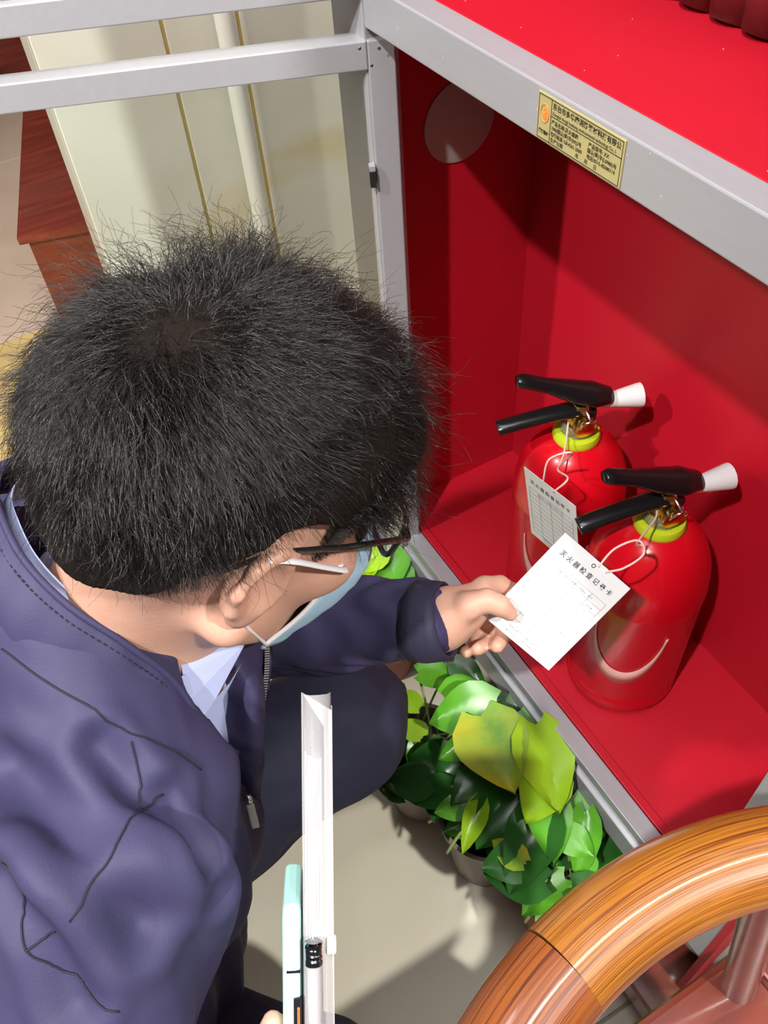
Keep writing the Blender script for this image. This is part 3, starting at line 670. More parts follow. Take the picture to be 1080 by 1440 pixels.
# glasses
def rim(sd):
    out = []
    for k in range(28):
        a = 2 * math.pi * k / 28; ca, sa = math.cos(a), math.sin(a)
        u = 3.5 + 2.75 * math.copysign(abs(ca) ** .55, ca); v = 1.3 + 1.9 * math.copysign(abs(sa) ** .6, sa)
        out.append((u, v))
    return [hp(11.2 - .055 * u ** 1.7, v, u * sd) for u, v in out]
g = MB()
for sd in (-1, 1): g.tube(rim(sd), .0021, 8, closed=True)
g.tube([hp(11.1, 2.2, -.95), hp(11.5, 2.5, 0), hp(11.1, 2.2, .95)], .0019, 8)
gl = g.build('eyeglasses', M['black'], man, smooth=True)
for sd in (-1, 1):
    MB().tube([hp(10.0, 2.5, 6.2 * sd), hp(9.7, 2.6, 7.05 * sd), hp(4, 2.6, 7.75 * sd), hp(-1, 2.6, 8.0 * sd), hp(-3.4, 1.2, 8.0 * sd)], [.0030, .0032, .0027, .0022, .002], 10, (.55, 1.), up=HA[2]).build('temple_arm', M['black'], gl, smooth=True)
    r_ = rim(sd); c_ = sum((Vector(p) for p in r_), Vector()) / len(r_)
    b = MB(); b.v = [tuple(c_)] + [tuple(p) for p in r_]; b.f = [(0, i + 1, (i + 1) % 28 + 1) for i in range(28)]; b.build('lens', M['glass'], gl, smooth=True, solid=.0012)

# face mask with pleats and loops
rows = []
for i in range(23):
    v = i / 22; U_ = .3 - 11.6 * v; row = []
    for j in range(25):
        u = -1 + j / 12; a = u * (1.18 if True else 0)
        c = 6.3 * math.sin(a) * (1 - .13 * v ** 2) * (1 + .14 * math.sin(math.pi * min(1, abs(u) * 1.02)) ** 2); f_ = -1.2 + (8.3 + 4.6 * math.sin(math.pi * min(1, v * 1.05 + .03)) * .55 + (1.6 if v < .3 else 1.6 - 1.5 * (v - .3))) * math.cos(a) ** .9 + 1.3
        f_ += .22 * ((v * 6) % 1) * (1 - abs(u) ** 4) + (1.3 * abs(u) ** 3) + .7 * (1 - u * u)
        row.append(hp(f_, U_ - .9 * abs(u) ** 2 * (v - .4) * -1.5, c))
    rows.append(row)
mk = MB().grid(rows).build('face_mask', M['mask'], man, smooth=True, solid=.0012, angle=35)
for sd, ji in ((-1, 0), (1, 24)):
    MB().tube([rows[k][ji] for k in range(23)], .0016, 8, (1, 1.4)).build('edge_binding', M['mask_white'], mk, smooth=True)
    top_, bot_ = Vector(rows[1][ji]), Vector(rows[21][ji])
    MB().tube(catmull([top_, hp(6.2, -.3, 7.0 * sd), hp(3.5, .9, 7.75 * sd), hp(.4, 2.3, 8.5 * sd), hp(-1.6, 2.6, 8.6 * sd)], 6), .0026, 8, (1, .45), up=HA[2]).build('ear_loop', M['mask_white'], mk, smooth=True)
    MB().tube(catmull([hp(-1.4, -2.6, 7.9 * sd), hp(.0, -4.4, 7.2 * sd), hp(2.5, -7.0, 6.4 * sd), bot_], 6), .0026, 8, (1, .45), up=HA[2]).build('ear_loop', M['mask_white'], mk, smooth=True)

# jacket
COLTOP = [(0.478, -0.383, 0.436), (0.456, -0.385, 0.506), (0.439, -0.402, 0.552), (0.415, -0.423, 0.583), (0.385, -0.435, 0.605), (0.35, -0.437, 0.615), (0.32, -0.435, 0.613), (0.291, -0.422, 0.601), (0.273, -0.404, 0.582), (0.285, -0.372, 0.538), (0.324, -0.338, 0.494), (0.363, -0.315, 0.445), (0.396, -0.307, 0.41)]
COLBASE = [(0.481, -0.396, 0.423), (0.47, -0.419, 0.476), (0.464, -0.434, 0.514), (0.436, -0.458, 0.554), (0.413, -0.472, 0.573), (0.374, -0.483, 0.593), (0.319, -0.477, 0.598), (0.264, -0.461, 0.581), (0.239, -0.421, 0.542), (0.265, -0.376, 0.505), (0.314, -0.344, 0.459), (0.361, -0.328, 0.409), (0.402, -0.321, 0.367)]
J = Field((.10, -.80, -.14), (.86, -.08, .64), .004)
J.ell((.395, -.47, .33), (.17, .115, .16))
J.chain([(.455, -.425, .44), (.425, -.44, .50), (.36, -.45, .54)], [.055, .05, .045], .03)
J.ell((.425, -.56, .12), (.155, .14, .20), None, .06)
J.cone((.245, -.435, .435), (.525, -.485, .440), .072, .074, .05)
J.cone((.355, -.425, .42), (.345, -.425, .525), .125, .078, .05)
J.chain([(.535, -.49, .435), (.69, -.625, .25), (.72, -.535, .285)], [.084, .064, .052], .03)
J.chain([(.235, -.435, .425), (.222, -.315, .205)], [.074, .060], .03)
J.chain([(.222, -.315, .205), (.32, -.226, .282), (.405, -.160, .3405)], [.058, .050, .036], .02)
# neck opening and the open front
J.chain([(.350, -.395, .455), (.335, -.405, .62)], [.066, .082], .01, 'sub')
J.chain([(0.427, -0.369, 0.481), (0.448, -0.37, 0.438), (0.464, -0.374, 0.385), (0.464, -0.378, 0.311)], [.030, .027, .018, .007], .01, 'sub')
V, Q = J.mesh(2); Nn = normals(V, Q)
def jfold(P):
    up = P - np.array([.36, -.42, .5])
    a = np.arctan2(up[:, 1] * .9 + up[:, 0] * .35, up[:, 0] - up[:, 2] * .6)
    rr = np.linalg.norm(up, axis=1)
    f = .0062 * np.sin(P @ np.array([62., -48., 30.]) + 2.2 * np.sin(P @ np.array([14., 22., -9.]))) * np.clip((rr - .08) * 9, 0, 1)
    f += .0011 * waves(P, 5, 60, 6) + .0004 * waves(P, 8, 210, 6)
    sl = np.clip((P[:, 1] + .33) * 8, 0, 1) * (P[:, 2] > .2)
    return f * (1 - .6 * sl) + sl * .0016 * np.sin(P @ np.array([90., 75., 70.]) + 2.6 * np.sin(P @ np.array([60., -90., 70.])))
V = V + Nn * jfold(V)[:, None]
def crease(P, pts, wd, dep):     # a soft valley with a raised lip along a line on the cloth
    pts = np.array([tuple(p) for p in catmull(pts, 6)]); d = np.full(len(P), 9.)
    for a, b in zip(pts[:-1], pts[1:]):
        ba = b - a; t_ = np.clip(((P - a) @ ba) / (ba @ ba), 0, 1); d = np.minimum(d, np.linalg.norm(P - a - t_[:, None] * ba, axis=1))
    return -dep * np.exp(-(d / wd) ** 2) + dep * .55 * np.exp(-((d - 2.1 * wd) / (wd * .9)) ** 2)
for pts, wd, dep in (([(.4583, -.5019, .5139), (.535, -.4766, .5272), (.5866, -.4613, .4884)], .013, .009), ([(.4866, -.444, .5273), (.5213, -.4327, .5009), (.561, -.414, .4815)], .010, .007),
                     ([(.5324, -.5198, .5194), (.5712, -.5115, .5054), (.6025, -.5114, .4768)], .011, .007), ([(.5205, -.4189, .4878), (.5587, -.4132, .4809), (.5799, -.4147, .4582)], .010, .006)):
    V = V + normals(V, Q) * crease(V, pts, wd, dep)[:, None]
jac = link('jacket', mesh_from('jacket', V, Q), M['jacket'], man, True)
jacT = BVHTree.FromPolygons([tuple(v) for v in V], [tuple(q) for q in Q.tolist()])
ct, cb = catmull(COLTOP, 5), catmull(COLBASE, 5); cen = sum(ct, Vector()) / len(ct)
rows = []
for k in range(7):
    u = k / 6; row = []
    for i in range(len(ct)):
        p = cb[i].lerp(ct[i], u); o_ = (p - cen); o_.z *= .3; o_.normalize()
        row.append(p + o_ * (.006 * math.sin(math.pi * u) + .0012 * math.sin(i * 1.7 + u * 3) + (.0025 * noise.noise(p * 55))) - Vector((0, 0, .022)) * (1 - u) ** 3)
    rows.append(row)
MB().grid(rows).build('collar', M['jacket'], jac, smooth=True, solid=.005, sub=1)
cuff = [(.400, -.163, .336), (.408, -.157, .339), (.414, -.150, .342), (.4195, -.143, .345)]
MB().tube(cuff, [.0385, .0380, .0368, .0350], 36, cap=False).build('cuff', M['cuff'], jac, smooth=True, solid=.003)
def on_jacket(pts, lift=.0008):
    out = []
    for p in catmull(pts, 10):
        h = jacT.find_nearest(p)
        out.append(h[0] + h[1] * lift if h[0] is not None and (h[0] - p).length < .06 else p)
    return out
MB().tube([p + (p - cen).normalized() * .004 for p in ct], .0026, 8).build('collar_edge_seam', M['jacket'], jac, smooth=True)
for pts in ([(.4879, -.4253, .5197), (.505, -.4296, .5088), (.5247, -.4346, .5015), (.5197, -.4215, .4916)], [(.5261, -.4351, .5016), (.5442, -.4497, .5167), (.5605, -.468, .5243), (.5705, -.4913, .5145)],
            [(.5255, -.5163, .5242), (.5473, -.5167, .5172), (.5692, -.5232, .4995), (.5844, -.5137, .4919), (.6026, -.5046, .4784), (.6151, -.4923, .4682)], [(.5699, -.5237, .4986), (.5726, -.5076, .5055)],
            [(.4132, -.4729, .5682), (.4423, -.4576, .5588), (.462, -.4436, .5486), (.4765, -.4317, .5338), (.4913, -.4167, .5114), (.5055, -.3964, .4734)]):
    MB().tube(on_jacket(pts), .0007, 6).build('seam', M['stitch'], jac, smooth=True)
b = MB(); row = [p.lerp(q, .12) for p, q in zip(ct, cb)]
for i in range(0, len(row) - 1):
    for u in (.1, .6):
        p = row[i].lerp(row[i + 1], u); q = row[i].lerp(row[i + 1], u + .3); o_ = (p - cen); o_.z *= .3; o_.normalize(); b.tube([p + o_ * .0062, q + o_ * .0062], .0006, 5)
o = b.build('collar_stitching', M['stitch'], jac); o['kind'] = 'stuff'
# zip: tape and teeth on his left front, placket and pull
ZL = catmull([(0.395, -0.305, 0.418), (0.41, -0.318, 0.388), (0.426, -0.337, 0.356), (0.445, -0.36, 0.319), (0.466, -0.378, 0.309)], 8)
PK = catmull([(0.478, -0.383, 0.436), (0.481, -0.394, 0.417), (0.48, -0.391, 0.385), (0.48, -0.384, 0.355), (0.475, -0.38, 0.314)], 8)
toC = Vector((.5, .1, .85))
MB().grid([[p + Vector((-.016, .010, -.010)) for p in ZL], [p for p in ZL], [p + Vector((.004, -.003, -.010)) for p in ZL]]).build('zip_tape', M['jacket_in'], jac, smooth=True, solid=.0016)
b = MB()
for i in range(len(ZL) - 1):
    for u in (0, .5):
        p = ZL[i].lerp(ZL[i + 1], u) + toC * .0016; d_ = (ZL[i + 1] - ZL[i]).normalized(); b.box((-.0007, -.0021, -.0007), (.0007, .0021, .0007), frame(p, d_, toC.cross(d_)))
o = b.build('zip_teeth', M['steel'], jac); o['kind'] = 'stuff'
MB().grid([[p + Vector((.012, -.012, .0)) for p in PK], PK, [p + Vector((-.010, .004, -.004)) for p in PK], [p + Vector((-.016, .010, -.016)) for p in PK]]).build('front_placket', M['jacket'], jac, smooth=True, solid=.0024)
z0 = Vector((.4865, -.374, .356))
MB().sphere(z0, (.004, .003, .006)).build('zip_slider', M['steel'], jac, smooth=True)
MB().box((-.0032, -.001, 0), (.0032, .001, .024), Matrix.Translation(z0 + Vector((.004, -.001, -.002))) @ Vector((.30, -.10, -.62)).to_track_quat('Z', 'Y').to_matrix().to_4x4()).build('zip_pull', M['alu_dark'], jac, bevel=.0008)

# shirt
S_ = Field((.24, -.52, .18), (.54, -.26, .62), .004)
S_.ell((.415, -.455, .32), (.105, .085, .13)); S_.chain([(.405, -.395, .42), (.425, -.405, .33)], [.04, .034], .02); S_.cone((.362, -.41, .42), (.350, -.405, .50), .085, .062, .03)
S_.cone((.355, -.40, .47), (.345, -.405, .62), .057, .064, .005, 'sub')
V, Q = S_.mesh(2); Nn = normals(V, Q); V = V + Nn * (.0012 * waves(V, 21, 90, 6))[:, None]
sh = link('shirt', mesh_from('shirt', V, Q), M['shirt'], man, True)
rows = []
for k in range(5):
    u = k / 4; row = []
    for i in range(len(ct)):
        p = ct[i].lerp(cen, .13) ; q = cb[i].lerp(cen, .28); x = q.lerp(p + Vector((0, 0, .004)), u); row.append(x)
    rows.append(row)
MB().grid(rows).build('shirt_collar', M['shirt'], sh, smooth=True, solid=.002, sub=1)
def flap(pts, name): return MB().prism([Vector(p) for p in pts], (.0015, .0008, .0022)).build(name, M['shirt'], sh, bevel=.0006)
flap([(0.435, -0.377, 0.505), (0.429, -0.328, 0.475), (0.437, -0.341, 0.47), (0.454, -0.367, 0.461), (0.46, -0.379, 0.458), (0.456, -0.383, 0.48), (0.445, -0.38, 0.496)], 'collar_point')
flap([(0.447, -0.377, 0.443), (0.440, -0.351, 0.452), (0.434, -0.336, 0.461), (0.443, -0.361, 0.439), (0.458, -0.379, 0.341), (0.453, -0.387, 0.375)], 'shirt_front')
flap([(0.448, -0.389, 0.504), (0.448, -0.377, 0.499), (0.458, -0.381, 0.466), (0.459, -0.385, 0.47)], 'collar_band')

# trousers, shoes
Tr = Field((.16, -.76, GZ), (.84, -.06, .22), .005)
for hip, kn, an in (((.33, -.60, .0), (.322, -.238, .078), (.225, -.36, -.25)), ((.515, -.60, .0), (.655, -.44, .02), (.60, -.505, -.25))):
    Tr.chain([hip, kn], [.105, .083], .05); Tr.chain([kn, an], [.074, .058], .03)
Tr.cone((.36, -.62, .0), (.48, -.62, .0), .115, .115, .05)
V, Q = Tr.mesh(3); Nn = normals(V, Q); V = V + Nn * (.003 * waves(V, 31, 55, 6) + .001 * waves(V, 33, 140, 6))[:, None]
link('trousers', mesh_from('trousers', V, Q), M['trousers'], man, True)
for nm, (a, t_) in (('l', ((.225, -.385, 0), (.205, -.165, 0))), ('r', ((.585, -.515, 0), (.70, -.40, 0)))):
    S2 = Field((min(a[0], t_[0]) - .07, min(a[1], t_[1]) - .07, GZ), (max(a[0], t_[0]) + .07, max(a[1], t_[1]) + .07, GZ + .12), .004)
    A_, B_ = np.array(a), np.array(t_)
    S2.chain([A_ + [0, 0, GZ + .04], A_ * .5 + B_ * .5 + [0, 0, GZ + .042], B_ + [0, 0, GZ + .036]], [.036, .040, .032], .02)
    S2.F[:, :, 0] = np.maximum(S2.F[:, :, 0], .001); S2.F[:, :, 1] = np.maximum(S2.F[:, :, 1], .0005)
    V, Q = S2.mesh(2); so = link('shoe', mesh_from('shoe', V, Q), M['shoe'], man, True)
    dd = Vector(B_ - A_).normalized(); sd_ = Vector((-dd.y, dd.x, 0))
    ol = []
    for k in range(28):
        an_ = 2 * math.pi * k / 28; L_ = (Vector(t_) - Vector(a)).length / 2
        ol.append((Vector(a) + Vector(t_)) / 2 + dd * ((L_ + .036) * math.cos(an_)) + sd_ * (.037 * math.copysign(abs(math.sin(an_)) ** .7, math.sin(an_))) + Vector((0, 0, GZ)))
    MB().prism(ol, (0, 0, .012)).build('sole', M['shoe_black'], so, bevel=.002)

# ------------------------------------------------------------------ potted pothos along the cabinet
def leaf_mesh(seed, droop):
    r = random.Random(seed); rows = []; nu = 8
    for i in range(nu):
        u = i / (nu - 1); wdt = .46 * (math.sin(math.pi * min(1, (u * .93 + .03)) ** .62)) ** .9 * (1 - .12 * u)
        if i == nu - 1: wdt = .004
        row = []
        for j in (-2, -1, 0, 1, 2):
            v = j / 2; x = u - (.13 * abs(v) ** 1.5 if i == 0 else .05 * abs(v) if i == 1 else 0)
            y = wdt * v; z = .10 * abs(v) ** 1.2 * (1 - .4 * u) - droop * u * u + .018 * math.sin(5 * u + 3 * v + seed) - (.04 * v * v * math.sin(seed + u * 3))
            row.append((x, y, z))
        rows.append(row)
    b = MB().grid(rows); me = bpy.data.meshes.new('leaf'); me.from_pydata(b.v, [], b.f); me.polygons.foreach_set('use_smooth', [True] * len(me.polygons)); return me
LM = {}
for nm in ('leaf', 'leaf_dark', 'leaf_lime', 'leaf_yellow'):
    for k in range(3):
        me = leaf_mesh(k + 1, (.10, .22, .34)[k]); me.materials.append(M[nm]); LM[nm, k] = me
RIGHT = Vector(RC[0]); DOWN = Vector(RC[1]); 
def put_leaf(parent, base, tip_dir, up, size, kind, k, wid=1.0):
    x = Vector(tip_dir).normalized(); z = Vector(up); z = (z - x * z.dot(x)).normalized(); y = z.cross(x)
    o = bpy.data.objects.new('leaf', LM[kind, k % 3]); COL.objects.link(o)
    o.parent = parent; o.matrix_parent_inverse = Matrix.Translation(-parent.location)
    o.matrix_basis = Matrix(((x.x * size, y.x * size * wid, z.x * size, base[0]), (x.y * size, y.y * size * wid, z.y * size, base[1]), (x.z * size, y.z * size * wid, z.z * size, base[2]), (0, 0, 0, 1)))
    return o
POTS = [(.300, -.118, 'greypot', 'pothos in a grey-brown pot with bare dark soil, beside the man\'s knee', 'grey'),
        (.432, -.088, 'greypot', 'pothos with a large round yellow-green leaf at the middle of the cabinet sill', 'mid'),
        (.560, -.048, 'terracotta', 'pothos in a terracotta pot near the wooden armrest', 'terra'),
        (.055, -.050, 'terracotta', 'pothos growing behind the man\'s glasses and sleeve at the cabinet corner', 'far')]
pots = []
for (x, y, m_, lab, key) in POTS:
    t = thing('potted_pothos', lab, 'potted plant', (x, y, GZ), 'pothos plants along the cabinet'); pots.append(t)
    A = T(x, y, GZ); hh = .17
    MB().lathe([(.046, 0), (.050, .004), (.063, hh - .022), (.068, hh - .020), (.070, hh), (.064, hh), (.060, hh - .022), (.0, hh - .024)], 36, A).build('pot', M[m_], t, smooth=True, angle=35)
    MB().lathe([(.0605, hh - .035), (.0605, hh - .018), (.03, hh - .012), (.0, hh - .014)], 24, A).build('soil', M['soil'], t, smooth=True)
# (x, y, z, tip angle in degrees from +X, size, kind, pot, width)
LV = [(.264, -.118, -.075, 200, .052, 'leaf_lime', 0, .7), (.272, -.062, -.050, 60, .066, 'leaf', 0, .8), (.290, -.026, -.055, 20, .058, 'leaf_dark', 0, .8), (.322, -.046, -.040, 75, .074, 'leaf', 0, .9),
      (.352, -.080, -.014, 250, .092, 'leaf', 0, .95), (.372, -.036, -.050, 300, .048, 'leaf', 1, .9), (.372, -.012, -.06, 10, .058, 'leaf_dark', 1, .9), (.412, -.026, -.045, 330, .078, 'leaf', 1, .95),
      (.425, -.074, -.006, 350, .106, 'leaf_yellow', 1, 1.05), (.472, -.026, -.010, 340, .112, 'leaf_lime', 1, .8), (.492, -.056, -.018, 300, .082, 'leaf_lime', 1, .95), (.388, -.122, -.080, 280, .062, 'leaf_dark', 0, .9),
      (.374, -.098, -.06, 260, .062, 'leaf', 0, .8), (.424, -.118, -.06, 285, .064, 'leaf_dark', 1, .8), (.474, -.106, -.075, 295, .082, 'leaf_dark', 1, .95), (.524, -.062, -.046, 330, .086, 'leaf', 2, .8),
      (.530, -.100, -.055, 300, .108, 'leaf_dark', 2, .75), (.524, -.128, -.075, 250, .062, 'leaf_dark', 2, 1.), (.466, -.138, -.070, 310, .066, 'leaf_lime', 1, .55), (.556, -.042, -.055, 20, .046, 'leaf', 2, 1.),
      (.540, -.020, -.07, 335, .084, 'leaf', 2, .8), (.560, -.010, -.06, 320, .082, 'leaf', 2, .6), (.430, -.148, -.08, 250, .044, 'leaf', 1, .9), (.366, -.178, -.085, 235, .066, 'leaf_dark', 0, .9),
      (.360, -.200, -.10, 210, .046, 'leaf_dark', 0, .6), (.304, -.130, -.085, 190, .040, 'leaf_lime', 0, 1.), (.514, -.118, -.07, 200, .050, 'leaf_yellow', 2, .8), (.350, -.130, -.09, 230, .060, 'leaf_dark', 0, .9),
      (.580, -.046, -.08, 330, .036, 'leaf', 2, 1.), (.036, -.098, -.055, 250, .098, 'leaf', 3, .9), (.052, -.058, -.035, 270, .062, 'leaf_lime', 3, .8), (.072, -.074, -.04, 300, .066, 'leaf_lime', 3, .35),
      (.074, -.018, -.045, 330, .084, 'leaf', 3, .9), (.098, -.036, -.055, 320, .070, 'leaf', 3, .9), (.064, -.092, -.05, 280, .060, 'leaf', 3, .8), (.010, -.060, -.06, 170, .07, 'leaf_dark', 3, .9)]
rl = random.Random(5)
stems = {0: MB(), 1: MB(), 2: MB(), 3: MB()}
allv = [(x, y, z, a, sz, k, p, w_, True) for (x, y, z, a, sz, k, p, w_) in LV]
for p, (x, y, *_r) in enumerate(POTS):
    for k in range(16):
        a = rl.uniform(0, 6.28); r_ = rl.uniform(.03, .10); z = rl.uniform(-.15, -.085); px, py = x + r_ * math.cos(a), y + r_ * math.sin(a) * .8
        if p == 0 and -.12 < py + .0 < -.03 and px < .33: continue
        if py > .06: continue
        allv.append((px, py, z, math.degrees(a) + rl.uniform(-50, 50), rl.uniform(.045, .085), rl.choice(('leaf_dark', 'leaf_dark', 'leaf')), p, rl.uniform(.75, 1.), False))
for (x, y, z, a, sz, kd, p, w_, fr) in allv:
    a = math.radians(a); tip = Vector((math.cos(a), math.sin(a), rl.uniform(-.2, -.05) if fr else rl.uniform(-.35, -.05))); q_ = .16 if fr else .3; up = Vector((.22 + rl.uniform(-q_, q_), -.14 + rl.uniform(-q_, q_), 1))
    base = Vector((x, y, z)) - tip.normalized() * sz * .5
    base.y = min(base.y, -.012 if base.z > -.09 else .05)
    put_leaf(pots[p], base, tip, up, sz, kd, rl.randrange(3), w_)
    c = Vector((POTS[p][0] + rl.uniform(-.03, .03), POTS[p][1] + rl.uniform(-.03, .03), GZ + .155))
    stems[p].tube(catmull([c, c.lerp(base, .5) + Vector((0, 0, .02)), base], 4), [.0018] * 9, 6)
for p in stems:
    b = stems[p]
    for k in range(3):
        a = rl.uniform(3.3, 5.6); c = Vector((POTS[p][0], POTS[p][1], GZ + .16))
        b.tube(catmull([c, c + Vector((.05 * math.cos(a), .05 * math.sin(a), .04)), c + Vector((.085 * math.cos(a), .085 * math.sin(a), .02))], 4), [.0024] * 9, 6)
    o = b.build('stems', M['stem'], pots[p], smooth=True); o['kind'] = 'stuff'

# ------------------------------------------------------------------ wooden armchair
ch = thing('wooden_armchair', 'polished rosewood armchair with a curved golden armrest beside the cabinet', 'chair', (1.0, -.2, GZ))
AC = Vector((1.005, -.195, .44)); AR = .285
def arc(a0, a1, n): return [AC + Vector((AR * math.cos(math.radians(a)), AR * math.sin(math.radians(a)), .012 * math.cos(math.radians(a)) * 0)) for a in np.linspace(a0, a1, n)]
for (a0, a1, mm) in ((55, 122, 'arm_b'), (122.15, 191.5, 'arm_a'), (191.65, 262, 'arm_b'), (262.15, 318, 'arm_a')):
    MB().tube(arc(a0, a1, 30), .0305, 28, (.82, 1.0), up=(0, 0, 1)).build('armrest', M[mm], ch, smooth=True, angle=60)
def wpost(x, y, z0, x1, y1, z1, r, nm='post'):
    return MB().tube(catmull([(x, y, z0), (x * .6 + x1 * .4, y * .6 + y1 * .4, z0 * .6 + z1 * .4), (x1, y1, z1)], 6), r, 18, up=(1, 0, 0)).build(nm, M['redwood2'], ch, smooth=True, angle=50)
SZ = .10
MB().box((.748, -.42, SZ - .028), (1.26, -.006, SZ)).build('seat', M['redwood2'], ch, bevel=.008)
MB().box((.752, -.024, SZ), (.90, -.008, SZ + .016)).build('seat_lip', M['redwood'], ch, bevel=.003)
wpost(.774, -.045, SZ, .742, -.085, .425, .0155); wpost(.79, -.36, SZ, .80, -.392, .425, .0155); wpost(1.2, .01, SZ, 1.2, .015, .425, .0155); wpost(1.2, -.39, SZ, 1.2, -.40, .425, .0155)
for (x, y) in ((.80, -.10), (.775, -.39), (1.23, -.10), (1.23, -.39)): MB().tube([(x, y, GZ), (x, y, SZ - .026)], .017, 16, up=(1, 0, 0)).build('leg', M['redwood2'], ch, smooth=True, angle=50)
MB().box((.778, -.395, -.20), (.793, -.10, -.17)).build('stretcher', M['redwood2'], ch, bevel=.003); MB().box((1.222, -.395, -.20), (1.238, -.10, -.17)).build('stretcher', M['redwood2'], ch, bevel=.003)

# low plant stand with a celadon pot
st = thing('plant_stand', 'low red-brown wooden stand on the floor under the armrest', 'stand', (.78, .1, GZ))
MB().box((.640, -.050, -.225), (.93, .165, -.20)).build('top', M['redwood2'], st, bevel=.004)
for (x, y) in ((.65, -.042), (.895, -.042), (.65, .13), (.895, .13)): MB().box((x, y, GZ), (x + .026, y + .026, -.225)).build('leg', M['redwood2'], st, bevel=.002)
MB().box((.646, -.046, -.26), (.925, -.034, -.225)).build('apron', M['redwood2'], st, bevel=.001); MB().box((.646, -.034, -.26), (.658, .155, -.225)).build('apron', M['redwood2'], st, bevel=.001)
cp = MB().lathe([(.036, -.199), (.040, -.196), (.062, -.15), (.066, -.11), (.060, -.075), (.056, -.07), (.062, -.062), (.063, -.056), (.055, -.056), (.052, -.07), (.058, -.11), (.0, -.17)], 44, T(.695, .085, -.001)).build('celadon_pot', M['celadon'], smooth=True, angle=45)
tag(cp, 'pale grey-green glazed pot on the low wooden stand', 'pot')

# ------------------------------------------------------------------ what his right hand holds
d_ = (Vector((.684, -.386, .459)) - Vector((.566, -.312, .579))).normalized()     # long edge, downwards
dp0 = Vector((-.3507, .0440, -.9355)); th_ = d_.cross(dp0).normalized(); th_ = th_ if th_.dot(RIGHT) > 0 else -th_; dp = d_.cross(th_)             # thickness, depth
if dp.z > 0: dp = -dp
O_ = Vector((.5525, -.324, .585))
def FO(l, t_, q): return O_ + d_ * l + th_ * t_ + dp * q
def slab(b, l0, l1, t0, t1, q0, q1): 
    v = [FO(l, t_, q) for q in (q0, q1) for (l, t_) in ((l0, t0), (l0, t1), (l1, t1), (l1, t0))]
    b.add(v, [(0, 1, 2, 3), (7, 6, 5, 4), (0, 4, 5, 1), (1, 5, 6, 2), (2, 6, 7, 3), (3, 7, 4, 0)]); return b
fo = thing('document_wallet', 'clear plastic document wallet of white papers held upright on edge', 'folder', FO(.29, .009, .1))
rp_ = random.Random(3)
for k in range(6):
    t0 = .0012 + k * .0017; l0 = .034 + rp_.uniform(0, .004) + k * .001; MB().prism([FO(l0, t0, .003), FO(.285, t0, .003), FO(.285, t0, .205), FO(l0 + .07, t0, .205)], th_ * .0011).build('paper', M['paper'], fo)
MB().prism([FO(.0, -.0004, 0), FO(.297, -.0004, 0), FO(.297, -.0004, .215), FO(.075, -.0004, .215)], th_ * .0008).build('cover_sheet', M['sleeve'], fo)
MB().grid([[FO(l, t_, q) for t_, q in ((.0, .0), (.005, -.0035), (.010, -.003), (.0148, -.0005), (.0165, .004))] for l in (.001, .1, .2, .297)]).build('spine_sheet', M['sleeve'], fo, smooth=True, solid=.0005)
MB().prism([FO(.0, .0, .0), FO(.002, .0042, -.002), FO(.011, .0172, .001), FO(.297, .0176, .001), FO(.297, .0125, .0), FO(.02, .0125, .0)], dp * .0007).build('flap_edge', M['sleeve'], fo)
MB().prism([FO(.008, .0168, .001), FO(.297, .0168, .001), FO(.297, .0168, .21), FO(.083, .0168, .21)], th_ * .0006).build('cover_sheet', M['sleeve'], fo)
fm = Matrix.Translation(FO(.146, .0135, -.0012)) @ th_.to_track_quat('Z', 'Y').to_matrix().to_4x4()
MB().lathe([(.0052, 0), (.0052, .0048), (.0046, .0052), (.0, .0052)], 24, fm).build('snap_button', M['nozzle'], fo, smooth=True, angle=40)
pn = thing('ballpoint_pen', 'clear ballpoint pen with a dark chrome cap clipped along the document wallet', 'pen', FO(.2, .005, -.008))
fm = Matrix.Translation(FO(.1390, .0056, -.0095)) @ d_.to_track_quat('Z', 'Y').to_matrix().to_4x4()
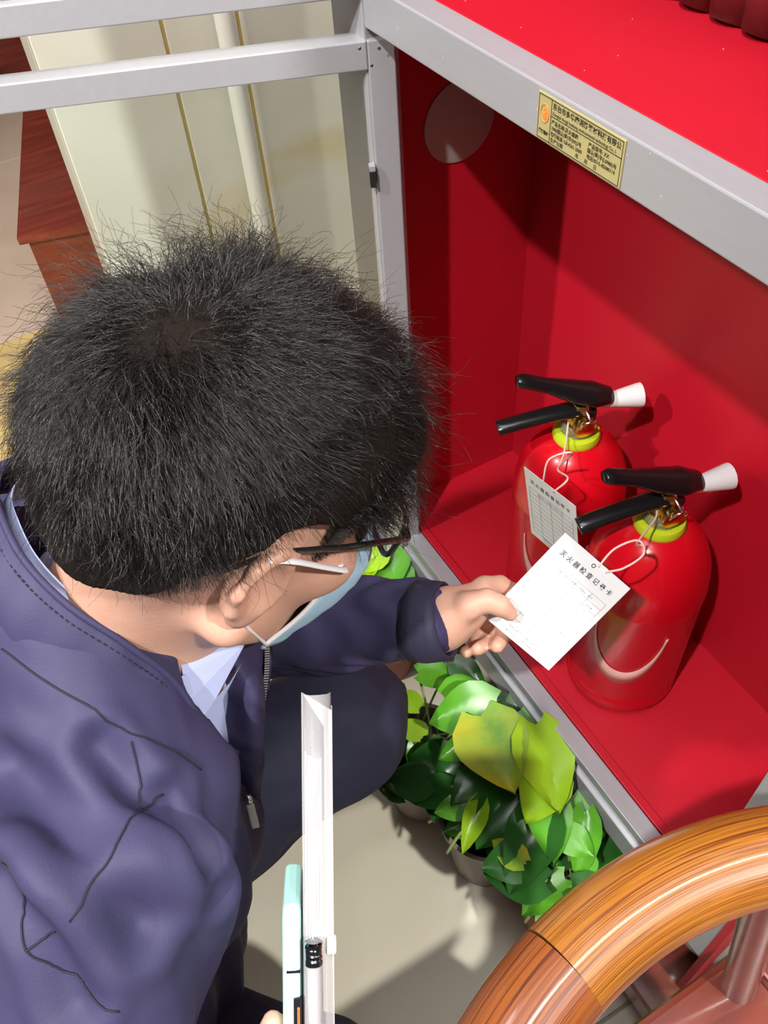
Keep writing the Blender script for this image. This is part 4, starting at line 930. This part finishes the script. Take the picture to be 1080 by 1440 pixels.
MB().lathe([(.0, .0), (.0032, .0003), (.0043, .0012), (.0044, .003), (.0038, .0034), (.0041, .0042), (.0041, .0058), (.0037, .0062), (.0041, .0068), (.0041, .0084), (.0037, .0088), (.0042, .0096), (.0042, .0118), (.0038, .0124), (.003, .0124)], 28, fm @ Matrix.Diagonal((1.25, 1.25, 1.1, 1))).build('cap', M['chrome'], pn, smooth=True, angle=30)
MB().lathe([(.0041, .0124), (.0043, .02), (.0043, .12), (.002, .138), (.0008, .141)], 24, fm @ Matrix.Diagonal((1.25, 1.25, 1.1, 1))).build('barrel', M['pen_clear'], pn, smooth=True, angle=40)
MB().lathe([(.0024, .0126), (.0024, .11), (.001, .139)], 16, fm @ Matrix.Diagonal((1.25, 1.25, 1.1, 1))).build('refill', M['refill'], pn, smooth=True, angle=40)
ph_ = thing('mobile_phone', 'mobile phone in a mint green case held against the wallet', 'phone', FO(.25, -.008, .06))
def rr2(t0, t1, l0, l1, q, r_, ins=0.):
    return None
def phone_body(l0, l1, t0, t1, q0, q1, r_=.012):
    prof = []
    for k in range(32):
        a = 2 * math.pi * k / 32; cx = (l0 + l1) / 2 + ((l1 - l0) / 2 - r_) * (1 if math.cos(a) > 0 else -1) + r_ * math.cos(a); cq = (q0 + q1) / 2 + ((q1 - q0) / 2 - r_) * (1 if math.sin(a) > 0 else -1) + r_ * math.sin(a)
        prof.append(FO(cx, t0, cq))
    return MB().prism(prof, th_ * (t1 - t0))
tilt = .0
cs = phone_body(.124, .284, -.0122, -.0016, -.004, .072).build('case', M['mint'], ph_, bevel=.0032)
phone_body(.127, .281, -.0016, -.0006, -.001, .069).build('screen', M['phone'], ph_, bevel=.0004)
slab(MB(), .174, .262, -.0062, -.0014, -.0052, .0).build('side_strip', M['phone'], ph_, bevel=.0010)
slab(MB(), .179, .190, -.0040, -.0024, -.0060, -.004).build('power_key', M['copper'], ph_, bevel=.0005)
for l in (.197, .206): slab(MB(), l, l + .006, -.0040, -.0024, -.0058, -.004).build('volume_key', M['copper'], ph_, bevel=.0005)
slab(MB(), .1585, .1600, -.0100, -.0020, -.0043, .0).build('case_seam', M['phone'], ph_)
for k in range(4): slab(MB(), .131 + k * .006, .1325 + k * .006, -.0105, -.006, -.0046, .0).build('case_rib', M['mint'], ph_, bevel=.0004)
